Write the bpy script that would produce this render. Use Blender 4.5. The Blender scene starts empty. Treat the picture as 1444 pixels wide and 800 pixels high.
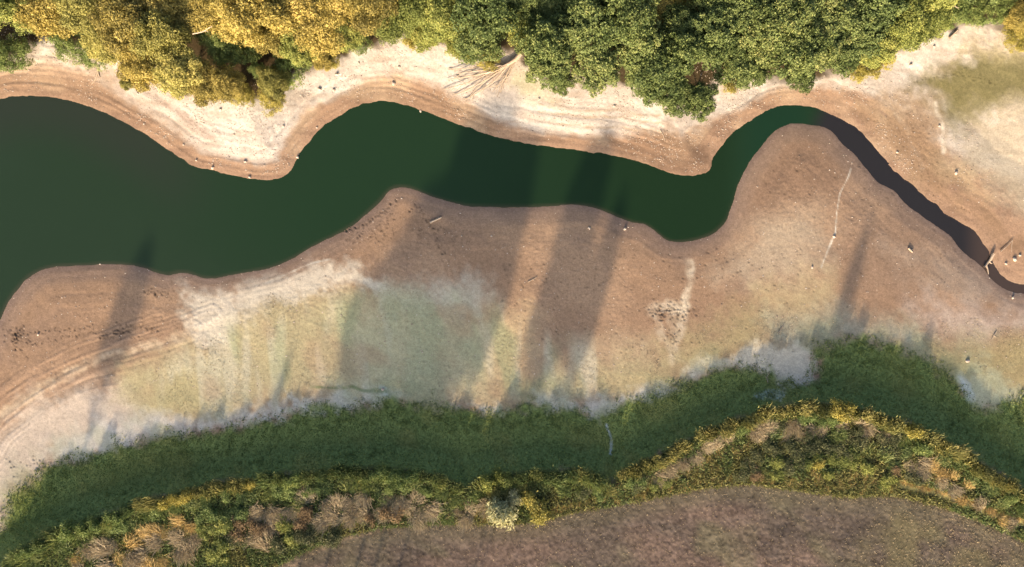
import bpy, math, random
import numpy as np

# ---------------------------------------------------------------- camera, sky, sun, exposure
H = 100.0                      # camera height above the water, metres
S = 0.1                        # metres per photo pixel on the water plane
CX, CY = 722.0, 400.0
SUN_EL = math.radians(18.0)
SHADOW_TILT = math.radians(17.0)   # shadows run up the picture, leaning this far to the right
EXPOSURE = 1.55

scene = bpy.context.scene
col = scene.collection
cam_d = bpy.data.cameras.new('camera')
cam = bpy.data.objects.new('camera', cam_d)
col.objects.link(cam)
cam.location = (0, 0, H)
cam.rotation_euler = (0, 0, 0)
cam_d.sensor_width = 36.0
cam_d.lens = 36.0 * H / (1444 * S)
cam_d.clip_end = 6000
scene.camera = cam

world = bpy.data.worlds.new('World')
scene.world = world
world.use_nodes = True
wn = world.node_tree
bg = wn.nodes['Background']
sky = wn.nodes.new('ShaderNodeTexSky')
sky.sky_type = 'NISHITA'
sky.sun_disc = False
sky.sun_elevation = SUN_EL
# direction towards the sun in plan
sdx, sdy = -math.sin(SHADOW_TILT), -math.cos(SHADOW_TILT)
sky.sun_rotation = math.atan2(sdx, sdy)
sky.air_density = 0.6
sky.dust_density = 5.0
sky.ozone_density = 0.2
wn.links.new(sky.outputs[0], bg.inputs[0])
bg.inputs[1].default_value = 0.10

sun_d = bpy.data.lights.new('sun', 'SUN')
sun_d.energy = 3.0
sun_d.angle = math.radians(1.1)
sun_d.color = (1.0, 0.72, 0.47)
sun = bpy.data.objects.new('sun', sun_d)
col.objects.link(sun)
# light travels from the sun to the scene
import mathutils
ldir = mathutils.Vector((-sdx * math.cos(SUN_EL), -sdy * math.cos(SUN_EL), -math.sin(SUN_EL)))
sun.rotation_euler = ldir.to_track_quat('-Z', 'Y').to_euler()
sun.location = (-40, -130, 60)

scene.view_settings.view_transform = 'Standard'
scene.view_settings.look = 'None'
scene.view_settings.gamma = 1.0
scene.view_settings.exposure = EXPOSURE
scene.view_settings.use_curve_mapping = False
scene.cycles.max_bounces = 5
scene.cycles.diffuse_bounces = 3
scene.cycles.glossy_bounces = 2
scene.cycles.transmission_bounces = 2
scene.cycles.transparent_max_bounces = 4

rng = np.random.default_rng(7)
random.seed(7)

# ---------------------------------------------------------------- numeric helpers
def lin(c):
    c = np.asarray(c, float) / 255.0
    return np.where(c <= 0.04045, c / 12.92, ((c + 0.055) / 1.055) ** 2.4)

LF = np.array([1.35, 1.13, 1.0])          # light on flat sunlit ground: divides observed colour to albedo
def A(r, g, b):
    return np.minimum(lin((r, g, b)) / LF, 0.75).astype(np.float32)

def sstep(a, b, x):
    t = np.clip((x - a) / (b - a), 0, 1)
    return t * t * (3 - 2 * t)

_lat = {}
def vnoise(x, y, seed):
    if seed not in _lat:
        _lat[seed] = np.random.default_rng(1000 + seed).random((256, 256)).astype(np.float32)
    L = _lat[seed]
    xi = np.floor(x).astype(np.int64); yi = np.floor(y).astype(np.int64)
    fx = (x - xi).astype(np.float32); fy = (y - yi).astype(np.float32)
    fx = fx * fx * (3 - 2 * fx); fy = fy * fy * (3 - 2 * fy)
    x0 = xi & 255; x1 = (xi + 1) & 255; y0 = yi & 255; y1 = (yi + 1) & 255
    a = L[y0, x0]; b = L[y0, x1]; c = L[y1, x0]; d = L[y1, x1]
    return (a + (b - a) * fx) * (1 - fy) + (c + (d - c) * fx) * fy

def fbm(x, y, scale, seed, octv=4, ax=1.0, ay=1.0):
    """0..1-ish noise, mean 0.5; scale in the units of x, y"""
    s = 0; amp = 1; tot = 0
    x = x * ax / scale + 37.3 * seed; y = y * ay / scale + 11.7 * seed
    for o in range(octv):
        s = s + amp * vnoise(x, y, seed * 7 + o); tot += amp
        x = x * 1.93 * 0.8 - y * 1.93 * 0.6 + 5.1
        y = y * 1.93 * 0.8 + x * 0.6 + 9.2
        amp *= 0.5
    return s / tot

def pdist(X, Y, poly, signed=False):
    """distance to an open polyline (pixels); signed: positive on the right-hand/below side (y down)"""
    P = np.asarray(poly, np.float32)
    best = np.full(X.shape, 1e12, np.float32); sg = np.zeros(X.shape, np.float32)
    for (x0, y0), (x1, y1) in zip(P[:-1], P[1:]):
        dx, dy = x1 - x0, y1 - y0
        t = np.clip(((X - x0) * dx + (Y - y0) * dy) / (dx * dx + dy * dy + 1e-9), 0, 1)
        ex = X - x0 - t * dx; ey = Y - y0 - t * dy
        d = ex * ex + ey * ey
        m = d < best
        best = np.where(m, d, best)
        if signed:
            sg = np.where(m, dx * (Y - y0) - dy * (X - x0), sg)
    d = np.sqrt(best)
    return d * np.where(sg >= 0, 1, -1) if signed else d

def inpoly(X, Y, poly):
    P = np.asarray(poly, np.float32)
    ins = np.zeros(X.shape, bool)
    n = len(P)
    for i in range(n):
        x0, y0 = P[i]; x1, y1 = P[(i + 1) % n]
        if y0 == y1: continue
        c = ((y0 > Y) != (y1 > Y)) & (X < (x1 - x0) * (Y - y0) / (y1 - y0) + x0)
        ins ^= c
    return ins

def sdpoly(X, Y, poly):
    """signed distance to a closed polygon, positive inside"""
    d = pdist(X, Y, list(poly) + [poly[0]])
    return np.where(inpoly(X, Y, poly), d, -d)

def smooth_line(pts, n=4):
    """Catmull-Rom through the traced points so that shorelines bend, not kink"""
    P = np.asarray(pts, float); out = []
    for i in range(len(P) - 1):
        p0 = P[max(i - 1, 0)]; p1 = P[i]; p2 = P[i + 1]; p3 = P[min(i + 2, len(P) - 1)]
        for k in range(n):
            t = k / n
            out.append(0.5 * ((2 * p1) + (-p0 + p2) * t + (2 * p0 - 5 * p1 + 4 * p2 - p3) * t * t + (-p0 + 3 * p1 - 3 * p2 + p3) * t ** 3))
    out.append(P[-1])
    return [tuple(p) for p in out]

# ---------------------------------------------------------------- traced lines (photo pixels)
NORTH = [(-900, 420), (-500, 320), (-200, 235), (-90, 180), (-40, 155), (0, 141), (26, 136), (64, 136.5), (97, 141), (128, 151), (154, 163), (184, 178), (210, 193), (228, 205), (254, 223),
 (274, 234.6), (297, 240), (328, 247), (354, 253), (370, 254.3), (385.6, 253), (406, 245.6), (416, 232), (424, 215), (434, 203), (447, 187), (465, 171.7), (483, 161.4), (503.5, 151.7),
 (524, 144.8), (549.6, 143.5), (565, 146.6), (590.6, 155), (616, 164), (642, 174), (667.5, 183), (693, 191.6), (732, 200), (771, 207), (804.6, 212), (843, 216), (863.5, 218.4), (899.4, 228),
 (930, 238), (953, 246), (976, 248.7), (996.7, 243.6), (1003, 233.3), (1005.7, 221.8), (1014.7, 210), (1021, 202), (1035, 186), (1061, 169), (1089, 153), (1115, 148.6), (1138, 151), (1164, 157.6),
 (1184, 166.5), (1205, 179), (1222.6, 194.7), (1243, 220.5), (1263.6, 243.6), (1286.7, 261.5), (1307, 282), (1320, 288.4), (1333, 302.5), (1353, 312.7), (1374, 326.8), (1388, 343.5), (1395.5, 359),
 (1400.7, 373), (1409.6, 385.7), (1422.5, 396), (1444, 401), (1490, 402), (1560, 420), (1660, 425), (1800, 440)]
SOUTH = [(-900, 900), (-400, 860), (-150, 740), (-80, 640), (-50, 560), (-25, 500), (0, 449), (10, 428), (20.5, 412.8), (28, 403.7), (41, 389.6), (59, 380.6), (77, 376), (102.5, 374.7), (128, 374), (143.5, 372),
 (174, 373), (200, 376.3), (218, 383), (236, 388), (248.5, 384.5), (266.5, 385), (282, 391), (302, 392.7), (323, 389), (346, 384.5), (366, 381), (388, 375.5), (416, 362.7), (439.4, 348.6),
 (462.5, 337), (485.5, 324.8), (503.5, 312.7), (521.4, 297), (537, 282), (549.6, 268), (562.4, 263.5), (578, 265.3), (598, 273), (626.5, 283), (654.6, 289.7), (680, 291.7), (725, 292.3),
 (761, 291.7), (791.7, 289.7), (822.5, 289.7), (843, 294), (863.5, 302.5), (879, 309), (891.7, 314), (909.6, 317.4), (922.4, 325.6), (935, 335.8), (945.5, 341), (963.4, 341.4), (984, 337.8),
 (1004, 330), (1014.7, 321.7), (1025, 309), (1034, 284.6), (1041.6, 259), (1055.7, 229.5), (1068.5, 212.8), (1077.5, 200.5), (1089.4, 187), (1107, 178), (1125, 174), (1146, 175.5), (1163.7, 180.6),
 (1176.5, 191), (1187, 203), (1202, 215.4), (1217.5, 233.3), (1238, 257.6), (1261, 269), (1279, 288.4), (1299.5, 303.8), (1320, 319), (1340.5, 333), (1350.7, 348.6), (1368.6, 364), (1386.6, 379.3),
 (1396.8, 393.4), (1416, 407), (1432.7, 413.5), (1444, 415), (1490, 414), (1560, 430), (1660, 434), (1800, 448)]
NORTH = smooth_line(NORTH, 2); SOUTH = smooth_line(SOUTH, 2)
WATER = NORTH + SOUTH[::-1]
HEDGE_N = [(-900, 1250), (-300, 960), (-60, 850), (0, 797), (30, 772), (80, 747), (150, 725), (200, 706), (260, 690), (330, 677), (400, 668), (470, 661), (540, 658), (600, 664), (640, 678), (655, 692),
 (668, 674), (720, 665), (790, 663), (850, 667), (867, 680), (880, 662), (930, 640), (990, 610), (1040, 590), (1090, 575), (1150, 567), (1200, 571), (1260, 589), (1310, 610), (1370, 645), (1410, 667), (1444, 690),
 (1600, 790), (2200, 1000)]
FIELD_E = [(-900, 1500), (0, 1010), (250, 890), (380, 803), (430, 777), (480, 756), (540, 743), (620, 737), (690, 739), (760, 736), (800, 723), (870, 712), (930, 700), (990, 688), (1060, 681), (1120, 691),
 (1200, 701), (1260, 698), (1330, 714), (1400, 742), (1444, 764), (1600, 850), (2200, 1100)]
GREEN = [(-300, 1100), (-60, 860), (0, 752), (18, 705), (58, 668), (100, 650), (150, 636), (200, 627), (240, 612), (300, 616), (340, 602), (400, 588), (440, 577), (500, 578), (545, 566), (600, 574), (680, 585),
 (740, 572), (800, 581), (850, 590), (890, 566), (935, 552), (985, 536), (1030, 522), (1080, 520), (1098, 540), (1140, 543), (1153, 520), (1150, 492), (1200, 477), (1260, 491), (1320, 515), (1350, 545),
 (1372, 575), (1405, 583), (1430, 566), (1500, 560), (1800, 640), (2200, 1000), (1600, 790), (1444, 690), (1310, 612), (1150, 570), (1040, 592), (930, 642), (868, 680), (790, 668), (655, 695), (540, 662), (330, 680), (150, 728), (0, 800), (-300, 960)]
WOOD = [(-900, -900), (-900, 120), (-200, 110), (0, 92), (30, 88), (60, 66), (90, 72), (140, 86), (190, 92), (240, 118), (300, 140), (350, 150), (400, 140), (420, 112), (460, 95), (500, 80), (560, 62), (620, 68), (680, 84), (720, 82),
 (755, 100), (800, 120), (860, 122), (900, 130), (990, 160), (1010, 120), (1040, 118), (1120, 122), (1180, 112), (1240, 98), (1290, 68), (1330, 50), (1370, 42), (1430, 50), (1500, 55), (2200, 40), (2200, -900)]

def upsample(A_, gx, gy, sx, sy, X, Y):
    fx = np.clip(np.interp(X, sx, np.arange(len(sx))), 0, len(sx) - 1.001); fy = np.clip(np.interp(Y, sy, np.arange(len(sy))), 0, len(sy) - 1.001)
    i = fx.astype(int); j = fy.astype(int); u = (fx - i).astype(np.float32); v = (fy - j).astype(np.float32)
    return (A_[j, i] * (1 - u) + A_[j, i + 1] * u) * (1 - v) + (A_[j + 1, i] * (1 - u) + A_[j + 1, i + 1] * u) * v

def _sub(lo, hi, st, far):
    a = [lo]; d_ = st
    while a[-1] > -far: d_ *= 1.25; a.append(a[-1] - d_)
    b = list(np.arange(lo, hi + st, st)); d_ = st
    while b[-1] < far: d_ *= 1.25; b.append(b[-1] + d_)
    return np.array(a[1:][::-1] + b, np.float32)
SX = _sub(-60, 1510, 4.0, 20000); SY = _sub(-60, 860, 4.0, 20000)
_gx, _gy = np.meshgrid(SX, SY)
_f = lambda a: a.reshape(_gx.shape).astype(np.float32)
FLD = {}
_w = inpoly(_gx.ravel(), _gy.ravel(), WATER)
FLD['n'] = _f(pdist(_gx.ravel(), _gy.ravel(), NORTH))
FLD['s'] = _f(pdist(_gx.ravel(), _gy.ravel(), SOUTH))
FLD['w'] = np.minimum(FLD['n'], FLD['s']) * np.where(_f(_w) > .5, -1, 1)
for _k, _l in (('h', HEDGE_N), ('f', FIELD_E)):
    _l = [(-40000, 1500)] + _l + [(40000, 1500)]
    FLD[_k] = _f(pdist(_gx.ravel(), _gy.ravel(), _l) * np.where(inpoly(_gx.ravel(), _gy.ravel(), _l + [(40000, 60000), (-40000, 60000)]), 1, -1))
FLD['g'] = _f(sdpoly(_gx.ravel(), _gy.ravel(), GREEN))
FLD['wood'] = _f(sdpoly(_gx.ravel(), _gy.ravel(), WOOD))
def fld(k, X, Y):
    return upsample(FLD[k], None, None, SX, SY, X, Y)

# ---------------------------------------------------------------- terrain height (metres) as seen at a photo pixel
def shore(X, Y):
    a = fld('n', X, Y); b = fld('s', X, Y); w = fld('w', X, Y)
    w = w + np.where(a < b, 3.4, 1.8) * (fbm(X, Y, 9, 97, 3) - .5) + 3.0 * (fbm(X, Y, 34, 98, 2) - .5)
    nr = a < b; aw = np.abs(w)
    return np.where(nr, aw, a), np.where(nr, b, aw), w < 0

def height(X, Y, sh=None, fine=True):
    X = np.asarray(X, np.float32); Y = np.asarray(Y, np.float32)
    dn, ds, wet = shore(X, Y) if sh is None else sh
    t = np.minimum(dn, ds) * S
    north = dn < ds
    wob = fbm(X, Y, 60, 3, 3) - 0.5
    tn = np.maximum(t + wob * 1.5 * sstep(0.5, 3, t), 0)
    east = sstep(1130, 1260, X)
    east2 = sstep(880, 960, X) * (1 - sstep(1000, 1060, X)) * 0.6
    k1 = 0.085 * (1 - 0.2 * east)
    k2 = 0.17 * (1 - 0.72 * east)
    zn = k1 * np.minimum(tn, 2.6) + k2 * np.clip(tn - 2.6, 0, 8.5) + 0.16 * np.clip(tn - 11.1, 0, 30)
    zs = 0.115 * np.minimum(t, 2.4) + 0.055 * np.clip(t - 2.4, 0, 3) + 0.008 * np.clip(t - 5.4, 0, 60)
    hs = fld('h', X, Y) * S           # positive below the hedge line (field side)
    zs = zs + 0.35 * sstep(-16, -4, hs) * (1 - north) + 1.9 * sstep(-3.6, 1.0, hs) + .45 * np.exp(-((hs - 1.0) / 1.1) ** 2)
    z = np.where(north, zn, zs)
    if fine:
        # old waterlines left as small terraces on the shores
        ter = (vnoise(t * 2.6 + 1.5 * fbm(X, Y, 60, 5, 2), X / 130 + Y / 200, 5) - .5) * sstep(0.3, 1.2, t) * (1 - sstep(5, 9, t))
        z = z + np.where(north, 0.076 - .045 * east, 0.024) * ter
        z = z + 0.16 * (fbm(X, Y, 55, 8, 3) - 0.5) * sstep(0.5, 4, t)
        z = z + 0.05 * (fbm(X, Y, 13, 9, 3) - 0.5) * sstep(0.3, 2.0, t)
    z = np.where(wet, -0.35 * np.minimum(t, 5), z)
    return z

_gcache = {}
def gz(px, py):
    return float(height(np.array([px], np.float32), np.array([py], np.float32), fine=True)[0])

def at(px, py, up=0.0):
    """the place on the ground (or `up` metres above it) seen at a photo pixel"""
    z = gz(px, py) + up
    k = S * (H - z) / H
    return ((px - CX) * k, (CY - py) * k, z)

def under(px, py, up):
    """ground point below something whose middle, `up` metres above ground, is seen at the pixel"""
    z = gz(px, py)
    for _ in range(3):
        k = S * (H - z - up) / H
        x, y = (px - CX) * k, (CY - py) * k
        kk = S * (H - z) / H
        gx, gy = x / kk + CX, CY - y / kk
        z = gz(gx, gy)
    return (x, y, z)

# ---------------------------------------------------------------- mesh helpers
def mesh_np(name, V, F, mat=None, attrs=None, smooth=False):
    me = bpy.data.meshes.new(name)
    V = np.asarray(V, np.float32); F = np.asarray(F, np.int32)
    k = F.shape[1]
    me.vertices.add(len(V)); me.vertices.foreach_set('co', V.ravel())
    me.loops.add(F.size); me.loops.foreach_set('vertex_index', F.ravel())
    me.polygons.add(len(F))
    me.polygons.foreach_set('loop_start', np.arange(0, F.size, k, dtype=np.int32))
    if smooth:
        me.polygons.foreach_set('use_smooth', np.ones(len(F), bool))
    for an, (typ, data) in (attrs or {}).items():
        a = me.attributes.new(an, typ, 'POINT')
        a.data.foreach_set('color' if typ == 'FLOAT_COLOR' else 'value', np.asarray(data, np.float32).ravel())
    me.update(calc_edges=True)
    if mat: me.materials.append(mat)
    return me

def link(name, data, parent=None, loc=(0, 0, 0), rot=(0, 0, 0), scale=(1, 1, 1)):
    o = bpy.data.objects.new(name, data)
    col.objects.link(o)
    o.parent = parent
    o.location = loc; o.rotation_euler = rot; o.scale = scale
    return o

def tag(o, label=None, cat=None, group=None, kind=None):
    if label: o['label'] = label
    if cat: o['category'] = cat
    if group: o['group'] = group
    if kind: o['kind'] = kind
    return o

class Geo:
    """collects tubes, blades, leaves, lumps as numpy pieces (quads)"""
    def __init__(s): s.V = []; s.F = []; s.v = []; s.n = 0
    def add(s, V, F, v=0.5):
        V = np.asarray(V, np.float32); F = np.asarray(F, np.int32)
        s.V.append(V); s.F.append(F + s.n); s.n += len(V)
        s.v.append(np.broadcast_to(np.asarray(v, np.float32), (len(V),)))
    def tube(s, path, radii, sides=6, v=0.5):
        P = np.asarray(path, float); n = len(P)
        T = np.gradient(P, axis=0); T /= np.linalg.norm(T, axis=1)[:, None] + 1e-9
        ref = np.array([0.31, 0.17, 0.93]) if abs(T[0] @ np.array([0.31, 0.17, 0.93])) < 0.9 else np.array([1., 0, 0])
        V = []
        for p, t, r in zip(P, T, radii):
            a = np.cross(t, ref); a /= np.linalg.norm(a) + 1e-9; b = np.cross(t, a)
            for k in range(sides):
                w = 2 * math.pi * k / sides
                V.append(p + r * (a * math.cos(w) + b * math.sin(w)))
        F = []
        for i in range(n - 1):
            for k in range(sides):
                k2 = (k + 1) % sides
                F.append((i * sides + k, i * sides + k2, (i + 1) * sides + k2, (i + 1) * sides + k))
        s.add(V, F, v)
    def leaves(s, C, L, W, N=None, v=0.5, bias=0.8):
        """diamond leaves at C, length L, width W, facing roughly N"""
        C = np.asarray(C, float); n = len(C)
        r = rng
        d = r.normal(size=(n, 3))
        if N is not None: d = d + bias * 2.0 * N
        d /= np.linalg.norm(d, axis=1)[:, None] + 1e-9
        a = np.cross(d, r.normal(size=(n, 3))); a /= np.linalg.norm(a, axis=1)[:, None] + 1e-9
        b = np.cross(d, a)
        L = (np.broadcast_to(L, (n,)) * r.uniform(0.7, 1.3, n))[:, None]; W = (np.broadcast_to(W, (n,)) * r.uniform(0.7, 1.3, n))[:, None]
        V = np.stack([C - a * L * .5, C + b * W * .5 + a * L * .05, C + a * L * .5 - d * L * .08, C - b * W * .5 + a * L * .05], 1).reshape(-1, 3)
        F = np.arange(4 * n).reshape(-1, 4)
        s.add(V, F, np.repeat(np.broadcast_to(v, (n,)), 4))
    def blades(s, B, D, L, W, bend=0.5, v=0.5):
        """bent grass blades: base B, direction D, two quads each"""
        B = np.asarray(B, float); n = len(B)
        D = D / (np.linalg.norm(D, axis=1)[:, None] + 1e-9)
        side = np.cross(D, rng.normal(size=(n, 3))); side /= np.linalg.norm(side, axis=1)[:, None] + 1e-9
        L = np.broadcast_to(L, (n,))[:, None]; W = np.broadcast_to(W, (n,))[:, None]
        flat = D * np.array([1, 1, 0.0])
        mid = B + D * L * .55
        tip = B + D * L * .9 + flat * L * bend * .5 - np.array([0, 0, 1.]) * L * bend * .25
        V = np.stack([B - side * W * .5, B + side * W * .5, mid + side * W * .45, mid - side * W * .45, tip + side * W * .12, tip - side * W * .12], 1).reshape(-1, 3)
        i = (np.arange(n) * 6)[:, None]
        F = np.concatenate([i + np.array([0, 1, 2, 3]), i + np.array([3, 2, 4, 5])], 0)
        s.add(V, F, np.repeat(np.broadcast_to(v, (n,)), 6))
    def mesh(s, name, mat, smooth=False):
        return mesh_np(name, np.concatenate(s.V), np.concatenate(s.F), mat, {'v': ('FLOAT', np.concatenate(s.v))}, smooth)

# ---------------------------------------------------------------- materials
def new_mat(name):
    m = bpy.data.materials.new(name); m.use_nodes = True
    nt = m.node_tree; nt.nodes.clear()
    out = nt.nodes.new('ShaderNodeOutputMaterial')
    return m, nt, out

def ramp_node(nt, cols):
    r = nt.nodes.new('ShaderNodeValToRGB')
    el = r.color_ramp.elements
    while len(el) < len(cols): el.new(0.5)
    for i, c in enumerate(cols):
        el[i].position = i / (len(cols) - 1); el[i].color = (*c, 1)
    return r

def leaf_mat(name, cols, trans=0.25, spread=0.35, rough=0.6):
    m, nt, out = new_mat(name)
    at_ = nt.nodes.new('ShaderNodeAttribute'); at_.attribute_name = 'v'
    oi = nt.nodes.new('ShaderNodeObjectInfo')
    mp = nt.nodes.new('ShaderNodeMapRange'); mp.inputs[3].default_value = -spread / 2; mp.inputs[4].default_value = spread / 2
    nt.links.new(oi.outputs['Random'], mp.inputs[0])
    ad = nt.nodes.new('ShaderNodeMath'); ad.use_clamp = True
    nt.links.new(at_.outputs['Fac'], ad.inputs[0]); nt.links.new(mp.outputs[0], ad.inputs[1])
    r = ramp_node(nt, cols); nt.links.new(ad.outputs[0], r.inputs[0])
    p = nt.nodes.new('ShaderNodeBsdfPrincipled'); p.inputs['Roughness'].default_value = rough
    p.inputs['Specular IOR Level'].default_value = 0.25
    nt.links.new(r.outputs[0], p.inputs['Base Color'])
    if trans > 0:
        t = nt.nodes.new('ShaderNodeBsdfTranslucent'); nt.links.new(r.outputs[0], t.inputs[0])
        mx = nt.nodes.new('ShaderNodeMixShader'); mx.inputs[0].default_value = trans
        nt.links.new(p.outputs[0], mx.inputs[1]); nt.links.new(t.outputs[0], mx.inputs[2])
        nt.links.new(mx.outputs[0], out.inputs[0])
    else:
        nt.links.new(p.outputs[0], out.inputs[0])
    return m

def rough_mat(name, cols, scale=3.0, rough=0.85, bump=0.4):
    m, nt, out = new_mat(name)
    tc = nt.nodes.new('ShaderNodeTexCoord')
    n = nt.nodes.new('ShaderNodeTexNoise'); n.inputs['Scale'].default_value = scale; n.inputs['Detail'].default_value = 6
    nt.links.new(tc.outputs['Object'], n.inputs['Vector'])
    r = ramp_node(nt, cols); nt.links.new(n.outputs['Fac'], r.inputs[0])
    p = nt.nodes.new('ShaderNodeBsdfPrincipled'); p.inputs['Roughness'].default_value = rough
    p.inputs['Specular IOR Level'].default_value = 0.2
    b = nt.nodes.new('ShaderNodeBump'); b.inputs['Strength'].default_value = bump; b.inputs['Distance'].default_value = 0.05
    nt.links.new(n.outputs['Fac'], b.inputs['Height']); nt.links.new(b.outputs[0], p.inputs['Normal'])
    nt.links.new(r.outputs[0], p.inputs['Base Color']); nt.links.new(p.outputs[0], out.inputs[0])
    return m

M_OAK = leaf_mat('oak_leaves', [(.062, .10, .034), (.125, .175, .058), (.22, .275, .092), (.37, .375, .145)], spread=0.35)
M_OLIVE = leaf_mat('olive_leaves', [(.10, .135, .038), (.21, .255, .07), (.34, .37, .10), (.48, .46, .15)], spread=0.3)
M_GOLD = leaf_mat('golden_leaves', [(.17, .155, .05), (.33, .29, .085), (.50, .42, .12), (.66, .54, .19)], spread=0.45)
M_GOLD2 = leaf_mat('olive_gold_leaves', [(.14, .145, .045), (.27, .27, .08), (.42, .40, .12), (.58, .52, .18)], spread=0.4)
M_YELLOW = leaf_mat('yellow_green_leaves', [(.17, .17, .045), (.32, .30, .075), (.46, .41, .11), (.56, .49, .15)], spread=0.2)
M_BUSH = leaf_mat('green_bush_leaves', [(.09, .135, .045), (.165, .235, .075), (.25, .315, .10), (.36, .38, .12)], spread=0.25)
M_SILVER = leaf_mat('silver_leaves', [(.34, .36, .19), (.48, .49, .27), (.62, .60, .34), (.72, .68, .42)], spread=0.1)
M_DRY = leaf_mat('dry_grass', [(.24, .20, .125), (.40, .335, .215), (.53, .455, .30), (.64, .56, .40)], spread=0.3)
M_STRAW = leaf_mat('straw', [(.36, .27, .11), (.56, .42, .17), (.70, .53, .22), (.78, .62, .33)], spread=0.25)
M_BRACKEN = leaf_mat('brown_bracken', [(.13, .095, .055), (.24, .175, .095), (.34, .25, .13), (.45, .35, .2)], spread=0.3)
M_REED = leaf_mat('reed_leaves', [(.09, .14, .055), (.17, .235, .09), (.27, .31, .11), (.44, .41, .15)], spread=0.3)
M_RUSTREED = leaf_mat('yellow_reed_leaves', [(.12, .145, .055), (.24, .255, .095), (.39, .37, .135), (.56, .48, .20)], spread=0.25)
M_BARK = rough_mat('bark', [(.05, .038, .028), (.13, .10, .075), (.2, .16, .12)], 4)
M_DEAD = rough_mat('bleached_wood', [(.24, .19, .14), (.42, .35, .27), (.55, .47, .38)], 5)
M_STONE = rough_mat('pale_stone', [(.3, .25, .2), (.5, .44, .37), (.62, .56, .48)], 3)
M_BRAMBLE = leaf_mat('bramble_leaves', [(.045, .06, .028), (.095, .115, .052), (.16, .175, .08), (.26, .245, .12)], spread=.3)
M_PEBBLE = leaf_mat('pebbles', [(.2, .16, .13), (.36, .3, .24), (.5, .44, .37), (.62, .57, .5)], trans=0, spread=0, rough=0.9)
M_SWARD = leaf_mat('damp_grass', [(.12, .18, .058), (.18, .25, .08), (.25, .30, .095), (.35, .35, .11)], spread=0)

# ================================================================ GROUND
STEP = 1.55
def axis(lo, hi, mlo, mhi):
    fine = np.arange(lo, hi + STEP, STEP)
    a = [lo]; d = STEP
    while a[-1] > mlo: d *= 1.16; a.append(a[-1] - d)
    b = [fine[-1]]; d = STEP
    while b[-1] < mhi: d *= 1.16; b.append(b[-1] + d)
    return np.concatenate([np.array(a[1:])[::-1], fine, np.array(b[1:])]).astype(np.float32)
gx = axis(-40, 1484, -16000, 16000); gy = axis(-30, 830, -16000, 16000)
GX, GY = np.meshgrid(gx, gy)
gshape = GX.shape
X = GX.ravel(); Y = GY.ravel()
sh = shore(X, Y)
Z = height(X, Y, sh)
dn, ds, wet = sh
d = np.minimum(dn, ds); north = dn < ds

# -------- colour of the ground itself (earth, mud, salt crust, dry and green sward)
def mix(C, c, m):
    return C + (np.asarray(c, np.float32) - C) * m[:, None]

n1 = fbm(X, Y, 120, 21, 4); n2 = fbm(X, Y, 35, 22, 4); n3 = fbm(X, Y, 9, 23, 3); n4 = fbm(X, Y, 3.2, 24, 2)
nh = fbm(X, Y, 14, 25, 3, 0.35, 1.6)          # streaks along the shore direction
wx = X + 40 * (fbm(X, Y, 60, 26, 4) - 0.5); wy = Y + 40 * (fbm(X, Y, 60, 27, 4) - 0.5)
wisp = 34 * (fbm(X, Y, 26, 61, 4) - .5) + 20 * (fbm(X, Y, 7, 62, 2) - .5)
wx3 = X + 9 * (fbm(X, Y, 20, 63, 3) - 0.5); wy3 = Y + 9 * (fbm(X, Y, 20, 64, 3) - 0.5)
wx2 = X + 26 * (fbm(X, Y, 16, 28, 3) - 0.5); wy2 = Y + 26 * (fbm(X, Y, 16, 29, 3) - 0.5)

SAND = A(164, 129, 102); DAMP = A(140, 114, 98); PALE = A(226, 207, 184); CRUST = A(212, 200, 184)
C = np.broadcast_to(SAND, (len(X), 3)).copy()
C = mix(C, A(180, 145, 116), sstep(0.45, 0.75, n1) * 0.6)
C = mix(C, A(150, 120, 99), sstep(0.5, 0.8, n2) * 0.5)

def patch(poly, c, f0=-8, f1=8, w=1.0, br=0.0, XX=None, YY=None):
    global C
    XX = wx if XX is None else XX; YY = wy if YY is None else YY
    x0 = min(p[0] for p in poly) - 90; x1 = max(p[0] for p in poly) + 90
    y0 = min(p[1] for p in poly) - 90; y1 = max(p[1] for p in poly) + 90
    sel = np.nonzero((X > x0) & (X < x1) & (Y > y0) & (Y < y1))[0]
    m = sstep(f0 * 1.5, f1 * 1.5, sdpoly(XX[sel], YY[sel], poly) + wisp[sel] + br * (n2[sel] - 0.5) * 60) * w
    C[sel] = C[sel] + (np.asarray(c, np.float32) - C[sel]) * m[:, None]
def streak(poly, c, r=3.0, w=1.0, XX=None, YY=None):
    global C
    XX = wx3 if XX is None else XX; YY = wy3 if YY is None else YY
    x0 = min(p[0] for p in poly) - 60; x1 = max(p[0] for p in poly) + 60
    y0 = min(p[1] for p in poly) - 60; y1 = max(p[1] for p in poly) + 60
    sel = np.nonzero((X > x0) & (X < x1) & (Y > y0) & (Y < y1))[0]
    m = (1 - sstep(r * 0.2, r * 1.7, pdist(XX[sel], YY[sel], poly) - wisp[sel] * .1 * min(r, 6) / 3)) * w * (.55 + .9 * sstep(.35, .65, n3[sel]))
    C[sel] = C[sel] + (np.asarray(c, np.float32) - C[sel]) * m[:, None]

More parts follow.
